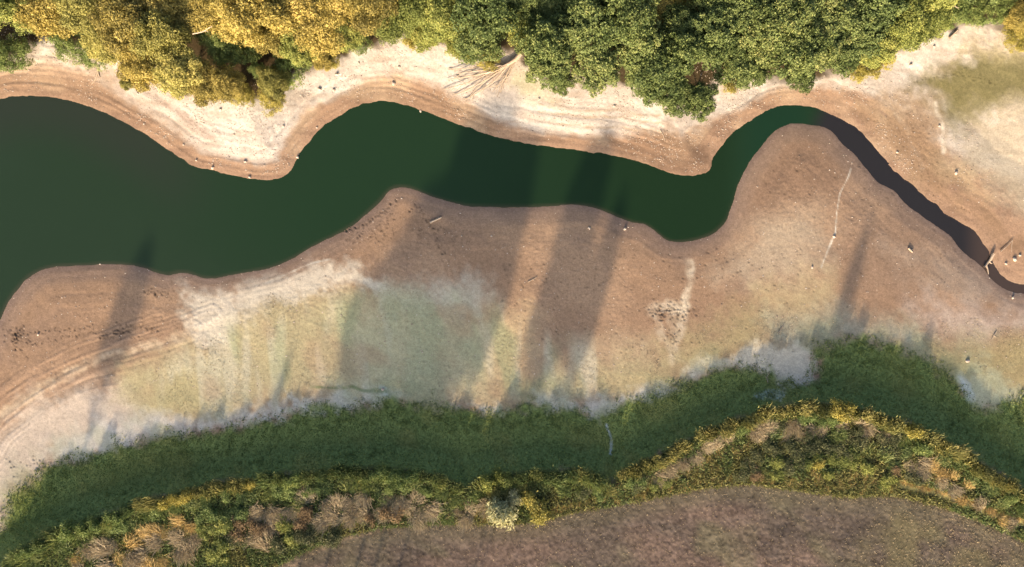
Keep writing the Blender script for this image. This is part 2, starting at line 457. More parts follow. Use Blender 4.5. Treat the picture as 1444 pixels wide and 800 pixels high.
# south flats: dry grassy bands, pale crust and one painted shade zone
patch([(-200, 640), (0, 600), (60, 568), (130, 545), (190, 540), (215, 600), (120, 640), (40, 672), (0, 740), (-200, 900)], A(214, 190, 168), -16, 16, 0.85)
patch([(165, 560), (175, 525), (270, 492), (345, 440), (430, 418), (530, 420), (600, 425), (690, 440), (700, 520), (690, 575), (560, 562), (440, 560), (330, 585), (220, 590)], A(208, 184, 142), -24, 24, 0.85)
patch([(360, 430), (450, 420), (520, 425), (500, 500), (470, 555), (360, 560), (320, 520)], A(184, 167, 126), -30, 30, 0.65)
patch([(180, 530), (300, 510), (340, 545), (290, 590), (190, 585)], A(172, 160, 112), -25, 25, 0.5)
patch([(520, 425), (600, 415), (640, 440), (560, 560), (450, 560)], A(206, 190, 146), -25, 25, 0.5)
patch([(690, 430), (740, 440), (760, 500), (740, 570), (690, 575)], A(214, 182, 138), -25, 25, 0.6)
patch([(760, 500), (900, 490), (960, 510), (860, 560), (740, 580)], A(203, 178, 142), -25, 25, 0.6)
patch([(850, 540), (960, 480), (1060, 440), (1100, 470), (990, 520), (880, 560)], A(188, 170, 122), -25, 22, 0.6)
patch([(262, 398), (300, 404), (365, 394), (430, 366), (500, 380), (545, 404), (470, 412), (405, 420), (345, 436), (330, 472), (292, 492), (266, 452), (272, 425)], A(224, 203, 178), -8, 10, 0.9)
patch([(540, 400), (620, 392), (690, 410), (670, 432), (560, 425)], A(214, 200, 178), -16, 14, 0.6)
patch([(1010, 395), (1050, 330), (1100, 285), (1150, 280), (1170, 330), (1160, 380), (1110, 420), (1060, 400)], A(198, 174, 146), -22, 24, 0.6, 0.6)
patch([(1070, 420), (1130, 385), (1175, 400), (1140, 450), (1080, 450)], A(204, 178, 132), -20, 20, 0.6, 0.5)
patch([(1260, 350), (1330, 360), (1400, 395), (1420, 420), (1330, 410)], A(212, 192, 170), -18, 20, 0.55, 0.8)
patch([(1400, 362), (1444, 372), (1500, 385), (1500, 396), (1425, 392), (1408, 378)], A(232, 214, 190), -7, 7, 0.85, 0.4)
patch([(1290, 430), (1500, 430), (1500, 470), (1360, 478), (1300, 460)], A(205, 182, 166), -18, 18, 0.6, 0.5)
patch([(1290, 480), (1500, 470), (1500, 560), (1380, 560), (1300, 520)], A(178, 160, 112), -24, 22, 0.7)
patch([(1355, 515), (1420, 520), (1440, 570), (1390, 582), (1360, 560)], A(194, 192, 160), -14, 14, 0.65)
patch([(1090, 455), (1180, 440), (1290, 460), (1300, 500), (1180, 480), (1120, 500), (1090, 490)], A(178, 172, 148), -22, 22, 0.7)  # grey-green tone standing in for soft tree shade, painted into the ground colour
patch([(340, 600), (430, 560), (560, 562), (545, 575), (440, 590)], CRUST, -9, 8, 0.85, 0.3)
patch([(80, 640), (130, 590), (230, 590), (330, 580), (430, 575), (330, 605), (220, 625), (120, 650)], A(214, 200, 184), -12, 12, 0.85, 0.3)
patch([(640, 580), (760, 566), (850, 560), (920, 545), (960, 540), (900, 570), (860, 590), (760, 580)], CRUST, -9, 9, 0.75, 0.4)
patch([(960, 535), (1000, 505), (1050, 488), (1095, 490), (1130, 495), (1150, 515), (1146, 540), (1100, 548), (1060, 520), (1000, 530)], A(228, 208, 180), -9, 9, 0.9, 0.3)
nv = fbm(X, Y, 30, 65, 4, 1.5, .33)
zone = sstep(-20, 30, sdpoly(X, Y, [(180, 560), (260, 490), (350, 430), (540, 405), (690, 415), (760, 470), (900, 490), (860, 560), (560, 566), (330, 590)]))
C = mix(C, A(214, 200, 172), zone * sstep(.5, .72, nv) * .55)
C = mix(C, A(168, 165, 122), zone * sstep(.46, .72, fbm(X, Y, 42, 66, 4, 1.3, .5)) * .65)
C = mix(C, A(188, 182, 146), sstep(-30, 40, sdpoly(X, Y, [(440, 560), (480, 470), (540, 420), (640, 420), (690, 470), (680, 570)]) + wisp) * .45)
C = mix(C, A(184, 150, 118), zone * sstep(.56, .75, fbm(X, Y, 50, 67, 4)) * .5)
patch([(1050, 250), (1075, 212), (1105, 186), (1140, 182), (1170, 195), (1215, 250), (1200, 300), (1120, 290), (1050, 330), (1030, 310)], A(142, 110, 88), -14, 22, 0.75)
patch([(1180, 230), (1260, 290), (1360, 370), (1400, 420), (1290, 420), (1200, 400), (1190, 320)], A(150, 121, 100), -20, 24, 0.6)
# pale Y-shaped trampled streak and other deposits
for pl, r, w in (([(972, 370), (974, 400), (966, 425), (962, 455), (950, 490)], 6, .8), ([(920, 438), (940, 430), (968, 432)], 7, .6), ([(925, 445), (935, 480), (945, 500)], 4, .6), ([(948, 460), (958, 440)], 9, .5), ([(950, 470), (948, 510)], 9, .4)):
    streak(pl, A(220, 194, 164), r, w * .75)
streak([(1200, 238), (1196, 250), (1184, 274), (1180, 300), (1178, 328), (1168, 352), (1158, 377)], A(226, 208, 186), 0.9, .75, X, Y)
for k, pl in enumerate(([(-30, 640), (10, 592), (70, 548), (130, 512), (200, 494), (270, 470)], [(-30, 610), (0, 575), (60, 535), (120, 505), (180, 480), (240, 462), (300, 440)], [(-20, 660), (10, 612), (60, 572), (100, 548), (160, 530)],
                       [(-30, 585), (30, 535), (110, 495), (170, 472), (220, 455)])):
    w_ = 1 - sstep(6, 30, pdist(X, Y, pl))
    ph = pdist(X, Y, pl, True)
    band = 2.2 * (vnoise(ph / 3.2 + 2 * fbm(X, Y, 40, 60 + k, 2), X / 90, 60 + k) - .5)
    C = C * (1 + (0.17 * band * w_)[:, None])
    Z = Z + 0.035 * band * w_
streak([(-30, 622), (10, 580), (70, 540), (140, 505), (200, 490), (260, 474)], A(214, 184, 152), 7, .45)
streak([(375, 400), (410, 384), (440, 371), (465, 366)], A(236, 222, 200), 1.1, .7, X, Y)
streak([(375, 395), (410, 379), (440, 368)], A(150, 128, 112), 1.0, .5, X, Y)

# north bank: dry pebbly sand, damp brown foot
nb = north & ~wet
NB = np.broadcast_to(A(206, 184, 166), (len(X), 3)).copy()
NB = mix(NB, A(218, 199, 182), sstep(0.4, 0.65, n2) * 0.7)
NB = mix(NB, A(184, 156, 134), sstep(0.55, 0.75, nh) * 0.5)
wid = 22 + 12 * (n1 - 0.5) + 16 * np.exp(-((X - 590) / 90) ** 2) + 20 * np.exp(-((X - 80) / 90) ** 2) + 28 * np.exp(-((X - 950) / 55) ** 2) + 8 * np.exp(-((X - 430) / 30) ** 2) - 6 * np.exp(-((X - 740) / 70) ** 2)
wid = np.where(X > 1150, 30 + (X - 1150) * 0.22, wid)
brown = 1 - sstep(-7, 9, d - wid - 10 * (n3 - 0.5))
NB = mix(NB, A(172, 132, 102), brown * 0.92)
NB = mix(NB, A(142, 110, 90), brown * sstep(0.5, 0.68, nh) * 0.55)
NB = mix(NB, A(206, 172, 138), brown * sstep(0.55, 0.7, fbm(X, Y, 60, 33, 3)) * 0.5)
shoreband = 2.4 * (vnoise(d / 3.0 + 3 * fbm(X, Y, 50, 31, 3), X / 110, 31) - .5)
NB = NB * (1 + (np.where(X > 1180, .04, .07) * shoreband * (1 - sstep(40, 90, d)))[:, None])
m_ = nb.astype(np.float32)
C = C * (1 - m_[:, None]) + NB * m_[:, None]
patch([(60, 70), (130, 88), (160, 110), (70, 112), (0, 110), (20, 92)], A(200, 170, 145), -10, 12, 0.6)
patch([(1205, 150), (1290, 130), (1330, 140), (1335, 200), (1300, 260), (1240, 200)], A(190, 156, 122), -14, 16, 0.75)
patch([(1280, 118), (1325, 82), (1390, 66), (1500, 70), (1500, 165), (1440, 158), (1375, 166), (1345, 196), (1320, 160)], A(116, 104, 64), -12, 18, 0.95)
patch([(1360, 165), (1420, 150), (1520, 150), (1520, 330), (1440, 300), (1390, 260), (1345, 230), (1335, 200)], A(180, 160, 134), -18, 20, 0.8)
patch([(1350, 50), (1420, 50), (1500, 70), (1400, 80), (1340, 75)], A(176, 156, 116), -12, 12, 0.6)
patch([(1310, 215), (1360, 235), (1400, 290), (1360, 285), (1320, 245)], A(200, 172, 130), -14, 14, 0.4)
streak([(1318, 146), (1326, 165), (1330, 190), (1332, 215)], A(226, 204, 178), 3, .6)
streak([(1262, 160), (1280, 185), (1290, 215), (1300, 240)], A(218, 190, 160), 3, .5)
streak([(1240, 152), (1262, 175), (1275, 205)], A(150, 118, 100), 2.5, .4)
patch([(725, 95), (770, 120), (790, 150), (740, 150), (715, 125)], A(190, 176, 135), -10, 12, 0.6)
streak([(170, 95), (200, 118), (225, 140), (262, 165), (300, 196)], A(170, 140, 122), 5, .5)
for yy in (6, 16, 30):
    streak([(760, 140 + yy), (820, 150 + yy), (880, 150 + yy), (930, 158 + yy)], A(176, 148, 120), 1.6, .5)

patch([(862, 196), (900, 186), (950, 186), (1005, 200), (1000, 240), (965, 247), (880, 222)], A(136, 105, 83), -8, 12, .8)
patch([(490, 142), (540, 124), (600, 126), (650, 148), (700, 176), (700, 192), (600, 156), (545, 142), (505, 150)], A(150, 117, 91), -8, 12, .7)
patch([(1205, 165), (1300, 148), (1330, 170), (1330, 235), (1380, 290), (1450, 335), (1450, 370), (1390, 330), (1300, 262), (1240, 205)], A(152, 118, 90), -12, 18, .75)
patch([(0, 100), (80, 92), (150, 112), (220, 165), (270, 222), (230, 200), (150, 152), (60, 132), (0, 134)], A(158, 124, 98), -10, 14, .6)
# south shore damp edge
sdp = (~north) & (~wet)
edge = (1 - sstep(12, 34, d + 10 * (n3 - .5))) * sdp
C = mix(C, A(150, 123, 106), edge * 0.55)
C = mix(C, A(128, 106, 95), (1 - sstep(2, 13, d)) * sdp * 0.6)
sb = 2.4 * (vnoise(d / 3.4 + 3 * fbm(X, Y, 50, 35, 3), X / 120, 35) - .5)
C = C * (1 + (0.055 * sb * (1 - sstep(20, 60, d)) * sdp)[:, None])

# damp green sward
gsd = fld('g', wx2, wy2) + 14 * (n3 - 0.5)
gm = sstep(-9, 9, gsd) * (~north)
GCOL = np.broadcast_to(np.array([.185, .25, .085], np.float32), (len(X), 3)).copy()
GCOL = mix(GCOL, (.23, .25, .085), sstep(.5, .75, n2) * .7)
GCOL = mix(GCOL, (.14, .205, .070), sstep(.5, .75, n1) * .6)
C = C * (1 - gm[:, None]) + GCOL * gm[:, None]
for pl, r in (([(539, 551), (546, 556)], 5), ([(1352, 530), (1362, 545), (1370, 560)], 6), ([(858, 600), (860, 618), (861, 640)], 1.8), ([(1070, 560), (1100, 556)], 6)):
    streak(pl, A(205, 205, 195), r, .6)
streak([(440, 545), (500, 548), (545, 552), (560, 572)], (.13, .19, .085), 2.2, .5)
patch([(180, 640), (250, 628), (280, 660), (220, 690), (150, 690)], (.12, .15, .05), -14, 14, .5)
patch([(20, 720), (70, 680), (80, 720), (50, 770), (15, 770)], (.13, .18, .05), -14, 14, .6)
# thin green film round the sward, outside its main edge
film = sstep(-60, -5, gsd) * (1 - gm) * sstep(.45, .7, n2) * (~north) * (~wet)
C = mix(C, A(150, 152, 112), film * .45)

# hedge bank and field
hs = fld('h', X, Y); fe = fld('f', X, Y)
C = mix(C, (.085, .075, .04), sstep(-4, 8, hs + 10 * (n3 - .5)))
fm = sstep(-4, 7, fe + 14 * (n3 - .5))
FIELD = np.broadcast_to(np.array([.102, .086, .072], np.float32), (len(X), 3)).copy()
fl = fbm(X, Y, 16, 41, 4, 0.5, 1.7); fl2 = fbm(X, Y, 70, 42, 4, 0.7, 1.5)
FIELD = mix(FIELD, (.070, .060, .052), sstep(.45, .7, fl))
FIELD = mix(FIELD, (.140, .106, .088), sstep(.50, .75, fl2) * .75)
FIELD = mix(FIELD, (.12, .115, .075), sstep(.56, .75, fbm(X, Y, 55, 43, 4)) * .7)
FIELD = FIELD * (1 + .30 * (vnoise(fe / 4.0 + 3 * fbm(X, Y, 30, 44, 2), X / 45, 45) - .5) + .55 * (n4 - .5) + .25 * (vnoise(X / 1.8, Y / 1.8, 46) - .5))[:, None]
gf = sstep(0, 60, X - 1240 - (Y - 700) * -0.9) * sstep(.3, .65, n2)
FIELD = mix(FIELD, (.135, .125, .07), gf * .75)
FIELD = mix(FIELD, (.115, .105, .075), (1 - sstep(10, 38, fe)) * .7)
C = C * (1 - fm[:, None]) + FIELD * fm[:, None]
streak([(1272, 684), (1320, 695), (1370, 712), (1410, 728), (1460, 742), (1600, 800)], A(222, 188, 110), 4.5, .9)
streak([(560, 742), (480, 762), (430, 786), (395, 805)], (.19, .15, .11), 2, .5)

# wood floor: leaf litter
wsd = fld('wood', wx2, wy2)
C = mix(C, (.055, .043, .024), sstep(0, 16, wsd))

# fine mottling of the earth, stronger on trampled mud
mott = 0.5 * (n4 - .5) + 0.5 * (n3 - .5)
tr = 0.18 + 0.25 * fm
C = C * (1 + (tr * mott * 2.0)[:, None])
speck = vnoise(X / 1.9, Y / 1.9, 91)
spk = sstep(.86, .95, speck) * (~wet) * (1 - gm)
C = C * (1 - 0.20 * (spk * sstep(.42, .6, n2))[:, None])
lite = sstep(.9, .97, vnoise(X / 1.7 + 50, Y / 1.7, 92)) * nb
C = C * (1 + .25 * lite[:, None])
# lake bed
C = mix(C, (.07, .07, .045), wet * sstep(0, 10, d))

# hoof prints: dents with dark wet mud in them
prints = []
def trail(pts, n, spread):
    P = np.asarray(pts, float); seg = np.r_[0, np.cumsum(np.linalg.norm(np.diff(P, axis=0), axis=1))]
    for s_ in np.linspace(0, seg[-1], n):
        prints.append((np.interp(s_, seg, P[:, 0]) + random.gauss(0, spread), np.interp(s_, seg, P[:, 1]) + random.gauss(0, spread), random.uniform(.8, 1.5)))
trail([(5, 463), (25, 472), (48, 470), (90, 465), (150, 458)], 46, 1.6)
trail([(20, 476), (45, 487), (78, 480), (132, 468)], 34, 1.8)
trail([(18, 470), (24, 492), (36, 500)], 22, 3.0)
for _ in range(60): prints.append((random.gauss(24, 9), random.gauss(473, 8), random.uniform(.8, 1.6)))
trail([(142, 478), (165, 466), (192, 459), (205, 462), (222, 468)], 60, 2.2)
for _ in range(40): prints.append((random.gauss(170, 14), random.gauss(468, 4), random.uniform(.8, 1.5)))
trail([(188, 475), (200, 478)], 8, 1.5)
trail([(205, 412), (240, 415)], 26, 3.0)
trail([(484, 326), (510, 318), (540, 300), (562, 279)], 60, 1.6)
trail([(490, 340), (540, 322), (560, 300)], 40, 3.5)
trail([(578, 300), (583, 290), (592, 293), (600, 310), (612, 322)], 30, 1.5)
for _ in range(70): prints.append((random.uniform(480, 560), random.gauss(335, 9), random.uniform(.6, 1.2)))
for _ in range(70): prints.append((random.uniform(590, 665), random.gauss(332, 7), random.uniform(.6, 1.2)))
trail([(612, 330), (620, 350), (624, 362)], 16, 2)
trail([(1290, 116), (1325, 108), (1350, 104), (1362, 95)], 26, 1.2)
trail([(1350, 104), (1380, 110), (1405, 118)], 18, 1.5)
for _ in range(110): prints.append((random.gauss(948, 18), random.gauss(438, 8), random.uniform(.9, 1.7)))
for _ in range(40): prints.append((random.gauss(950, 7), random.gauss(470, 14), random.uniform(.8, 1.5)))
for _ in range(330): prints.append((random.uniform(700, 1130), random.uniform(350, 510), random.uniform(.7, 1.5)))
for _ in range(260): prints.append((random.uniform(1080, 1380), random.uniform(220, 440), random.uniform(.6, 1.3)))
for _ in range(160): prints.append((random.uniform(1210, 1330), random.uniform(160, 300), random.uniform(.6, 1.3)))
for _ in range(120): prints.append((random.uniform(40, 260), random.uniform(400, 520), random.uniform(.6, 1.1)))
for _ in range(30): prints.append((random.gauss(45, 16), random.gauss(655, 9), random.uniform(.9, 1.6)))
Z2 = Z.reshape(gshape); C2 = C.reshape(gshape + (3,)); wet2 = wet.reshape(gshape)
for (hx, hy, r) in prints:
    i0 = np.searchsorted(gx, hx - 5); i1 = np.searchsorted(gx, hx + 5); j0 = np.searchsorted(gy, hy - 5); j1 = np.searchsorted(gy, hy + 5)
    if wet2[(j0 + j1) // 2, (i0 + i1) // 2]: continue
    r *= .8
    dd = ((GX[j0:j1, i0:i1] - hx) ** 2 + (GY[j0:j1, i0:i1] - hy) ** 2) / (r * r)
    g = np.exp(-dd * .7)
    Z2[j0:j1, i0:i1] += -0.060 * g * r + 0.022 * np.exp(-((np.sqrt(dd) - 2.0) ** 2) * 2) * r
    C2[j0:j1, i0:i1] *= (1 - .42 * g)[..., None]

# clods and cattle-poached texture on the flats (relief only)
poach = (vnoise(X / 2.6, Y / 2.3, 95) - .5) * sstep(20, 50, d) * (1 - gm) * (~wet)
Z += 0.030 * poach * (.5 + sstep(.35, .65, n1))
Z += 0.045 * (vnoise(X / 3.1, Y / 2.7, 96) - .5) * fm

K = S * (H - Z) / H
V = np.stack([(X - CX) * K, (CY - Y) * K, Z], 1)
ny, nx = gshape
idx = np.arange(nx * ny, dtype=np.int32).reshape(ny, nx)
F = np.stack([idx[:-1, :-1], idx[1:, :-1], idx[1:, 1:], idx[:-1, 1:]], -1).reshape(-1, 4)

m, nt, out = new_mat('earth')
at_ = nt.nodes.new('ShaderNodeAttribute'); at_.attribute_name = 'earth_colour'
tc = nt.nodes.new('ShaderNodeTexCoord')
na = nt.nodes.new('ShaderNodeTexNoise'); na.inputs['Scale'].default_value = 2.2; na.inputs['Detail'].default_value = 7; na.inputs['Roughness'].default_value = .65
nb_ = nt.nodes.new('ShaderNodeTexNoise'); nb_.inputs['Scale'].default_value = 9; nb_.inputs['Detail'].default_value = 4
nt.links.new(tc.outputs['Object'], na.inputs['Vector']); nt.links.new(tc.outputs['Object'], nb_.inputs['Vector'])
mr = nt.nodes.new('ShaderNodeMapRange'); mr.inputs[1].default_value = .25; mr.inputs[2].default_value = .75; mr.inputs[3].default_value = .84; mr.inputs[4].default_value = 1.16
nt.links.new(na.outputs['Fac'], mr.inputs[0])
mr2 = nt.nodes.new('ShaderNodeMapRange'); mr2.inputs[1].default_value = .3; mr2.inputs[2].default_value = .7; mr2.inputs[3].default_value = .86; mr2.inputs[4].default_value = 1.14
nc = nt.nodes.new('ShaderNodeTexNoise'); nc.inputs['Scale'].default_value = 5.5; nc.inputs['Detail'].default_value = 3
nt.links.new(tc.outputs['Object'], nc.inputs['Vector']); nt.links.new(nc.outputs['Fac'], mr2.inputs[0])
mm = nt.nodes.new('ShaderNodeMath'); mm.operation = 'MULTIPLY'; nt.links.new(mr.outputs[0], mm.inputs[0]); nt.links.new(mr2.outputs[0], mm.inputs[1])
vm = nt.nodes.new('ShaderNodeVectorMath'); vm.operation = 'SCALE'
nt.links.new(at_.outputs['Color'], vm.inputs[0]); nt.links.new(mm.outputs[0], vm.inputs['Scale'])
p = nt.nodes.new('ShaderNodeBsdfPrincipled'); p.inputs['Roughness'].default_value = .95; p.inputs['Specular IOR Level'].default_value = .1
nt.links.new(vm.outputs[0], p.inputs['Base Color'])
b1 = nt.nodes.new('ShaderNodeBump'); b1.inputs['Strength'].default_value = .35; b1.inputs['Distance'].default_value = .06
nt.links.new(nb_.outputs['Fac'], b1.inputs['Height']); nt.links.new(b1.outputs[0], p.inputs['Normal'])
nt.links.new(p.outputs[0], out.inputs[0])
M_EARTH = m
ground = link('ground', mesh_np('ground', V, F, M_EARTH, {'earth_colour': ('FLOAT_COLOR', np.c_[np.clip(C, 0.005, .8), np.ones(len(C))])}, True))
tag(ground, kind='structure')

# ================================================================ WATER
wxs = np.concatenate([np.arange(-900, -60, 30), np.arange(-60, 1500, 3.0), np.arange(1500, 1801, 20)]); wys = np.concatenate([np.arange(100, 455, 3.0), np.arange(460, 960, 25)])
WX, WY = np.meshgrid(wxs.astype(np.float32), wys.astype(np.float32))
wshape = WX.shape
x_ = WX.ravel(); y_ = WY.ravel()
sdw = sdpoly(x_, y_, WATER)
wdn = pdist(x_, y_, NORTH); wds = pdist(x_, y_, SOUTH)
WC = np.broadcast_to(np.array([.0175, .046, .0185], np.float32), (len(x_), 3)).copy()
wn1 = fbm(x_, y_, 130, 71, 4)
WC = mix(WC, (.030, .058, .034), sstep(.42, .7, fbm(x_, y_, 150, 72, 4, .6, 1.3)) * (1 - sstep(500, 760, x_)) * .9)
WC = mix(WC, (.026, .050, .025), (1 - sstep(150, 520, x_ + 160 * (wn1 - .5))) * .8)
WC = mix(WC, (.034, .044, .030), (1 - sstep(10, 90, wdn)) * (1 - sstep(180, 330, x_)) * .8)
WC = mix(WC, (.0135, .037, .013), sstep(620, 950, x_ + 120 * (wn1 - .5)) * (1 - sstep(1010, 1060, x_)))
WC = mix(WC, (.012, .045, .021), sstep(1020, 1080, x_) * (1 - sstep(1120, 1160, x_)) * .8)
WC = mix(WC, (.030, .0295, .031), sstep(1136, 1172, x_ + (y_ - 165) * .5))
WC = mix(WC, (.085, .062, .05), sstep(1352, 1388, x_) * .8)
# suspended mud over the shelving south edge
shal = (1 - sstep(0.0, 5.0, sdw)) * (wds < wdn) * (1 - sstep(1000, 1060, x_))
WC = mix(WC, (.12, .095, .065), shal * .35)
WV = np.stack([(x_ - CX) * S, (CY - y_) * S, np.zeros(len(x_))], 1)
widx = np.arange(len(x_), dtype=np.int32).reshape(wshape)
WF = np.stack([widx[:-1, :-1], widx[1:, :-1], widx[1:, 1:], widx[:-1, 1:]], -1).reshape(-1, 4)
keep = (sdw[WF] > -22).any(1)
WF = WF[keep]
m, nt, out = new_mat('green_water')
at_ = nt.nodes.new('ShaderNodeAttribute'); at_.attribute_name = 'water_colour'
p = nt.nodes.new('ShaderNodeBsdfPrincipled'); p.inputs['Roughness'].default_value = .08; p.inputs['IOR'].default_value = 1.33
nt.links.new(at_.outputs['Color'], p.inputs['Base Color'])
tc = nt.nodes.new('ShaderNodeTexCoord'); n = nt.nodes.new('ShaderNodeTexNoise'); n.inputs['Scale'].default_value = .9; n.inputs['Detail'].default_value = 5
nt.links.new(tc.outputs['Object'], n.inputs['Vector'])
b = nt.nodes.new('ShaderNodeBump'); b.inputs['Strength'].default_value = .10; b.inputs['Distance'].default_value = .05
nt.links.new(n.outputs['Fac'], b.inputs['Height']); nt.links.new(b.outputs[0], p.inputs['Normal'])
nt.links.new(p.outputs[0], out.inputs[0])
used = np.unique(WF); remap = np.full(len(WV), -1, np.int32); remap[used] = np.arange(len(used))
water = link('lake_water', mesh_np('lake_water', WV[used], remap[WF], m, {'water_colour': ('FLOAT_COLOR', np.c_[WC[used] * np.array([.70, .74, .82]), np.ones(len(used))])}, True))
tag(water, kind='structure')

# ================================================================ TREES
def unit(v): return v / (np.linalg.norm(v, axis=-1, keepdims=True) + 1e-9)

def trunk_geo(h, r, limbs, reach, seed):
    g = Geo(); rr = random.Random(seed)
    bend = [(rr.uniform(-.2, .2), rr.uniform(-.2, .2)) for _ in range(5)]
    path = [(bend[k][0] * k * .3, bend[k][1] * k * .3, h * k / 4 - (.4 if k == 0 else 0)) for k in range(5)]
    g.tube(path, [r * 1.25, r, r * .8, r * .5, r * .18], 8)
    for i in range(limbs):
        a = 2 * math.pi * (i + rr.random() * .7) / limbs; z0 = h * rr.uniform(.28, .7); L = reach * rr.uniform(.6, 1.0)
        base = np.array([path[2][0], path[2][1], z0]); dirv = np.array([math.cos(a), math.sin(a), rr.uniform(.25, .8)])
        pts = [base + dirv * L * t + np.array([0, 0, .5 * t * t]) for t in (0, .35, .7, 1.0)]
        g.tube(pts, [r * .42, r * .3, r * .18, r * .05], 5)
    return g

def crown_geo(kind, seed):
    """crown of radius about 4.5 m: lobes > twig clumps > leaves"""
    rr = np.random.default_rng(seed); g = Geo()
    if kind == 'oak':
        nl, R, zc, vz, lr, per, cl, nleaf, L, W = 15, 3.3, 5.6, 2.3, (1.2, 2.0), 23, (.42, .72), 44, .32, .22
    elif kind == 'gold':
        nl, R, zc, vz, lr, per, cl, nleaf, L, W = 24, 3.5, 5.2, 2.4, (1.0, 1.8), 20, (.5, .9), 46, .30, .17
    else:   # shrub-like low crown
        nl, R, zc, vz, lr, per, cl, nleaf, L, W = 15, 3.5, 2.6, 1.5, (1.0, 1.8), 18, (.4, .75), 40, .28, .15
    for i in range(nl):
        a = 2.39996 * i + rr.uniform(-.4, .4); rad = R * math.sqrt((i + .4) / nl) * rr.uniform(.85, 1.12)
        lz = zc + vz * (1 - (rad / (R * 1.15)) ** 2) + rr.uniform(-.8, .8)
        c = np.array([rad * math.cos(a), rad * math.sin(a), lz]); r_ = rr.uniform(*lr)
        dv = unit(rr.normal(size=(per, 3)) + np.array([0, 0, .35]))
        cen = c + dv * r_ * rr.uniform(.65, 1.05, (per, 1)) * np.array([1, 1, .85])
        lobe_v = rr.uniform(-.12, .12)
        for cc, dd in zip(cen, dv):
            cr = rr.uniform(*cl); n = int(nleaf * (cr / .6) ** 1.5)
            q = unit(rr.normal(size=(n, 3))) * cr * rr.uniform(.3, 1.0, (n, 1)) ** .6
            if kind == 'gold': q[:, 2] *= 1.25; q[:, 2] -= .2 * np.hypot(q[:, 0], q[:, 1])
            v = np.clip(.45 + lobe_v + rr.uniform(-.14, .14) + rr.normal(0, .12, n), 0, 1)
            g.leaves(cc + q, L, W, unit(dd + np.array([-.12, -.4, .6]))[None], v, .8)
    return g

PROTO = {}
def proto(kind, mat, key, n):
    if key not in PROTO:
        L = []
        for k in range(n):
            sd = hash_(key) + k * 13
            L.append((trunk_geo(6.2 if kind != 'shrub' else 3.0, .3 if kind != 'shrub' else .14, 7, 3.2, sd).mesh('trunk', M_BARK, True), crown_geo(kind, sd).mesh('crown', M_GOLD2 if mat is M_GOLD and k % 2 else mat)))
        PROTO[key] = L
    return PROTO[key]
def hash_(s): return sum(ord(c) * (i + 3) for i, c in enumerate(s)) % 9973

def ordinal(n):
    if 10 <= n % 100 <= 20: return f'{n}th'
    return f'{n}' + {1: 'st', 2: 'nd', 3: 'rd'}.get(n % 10, 'th')

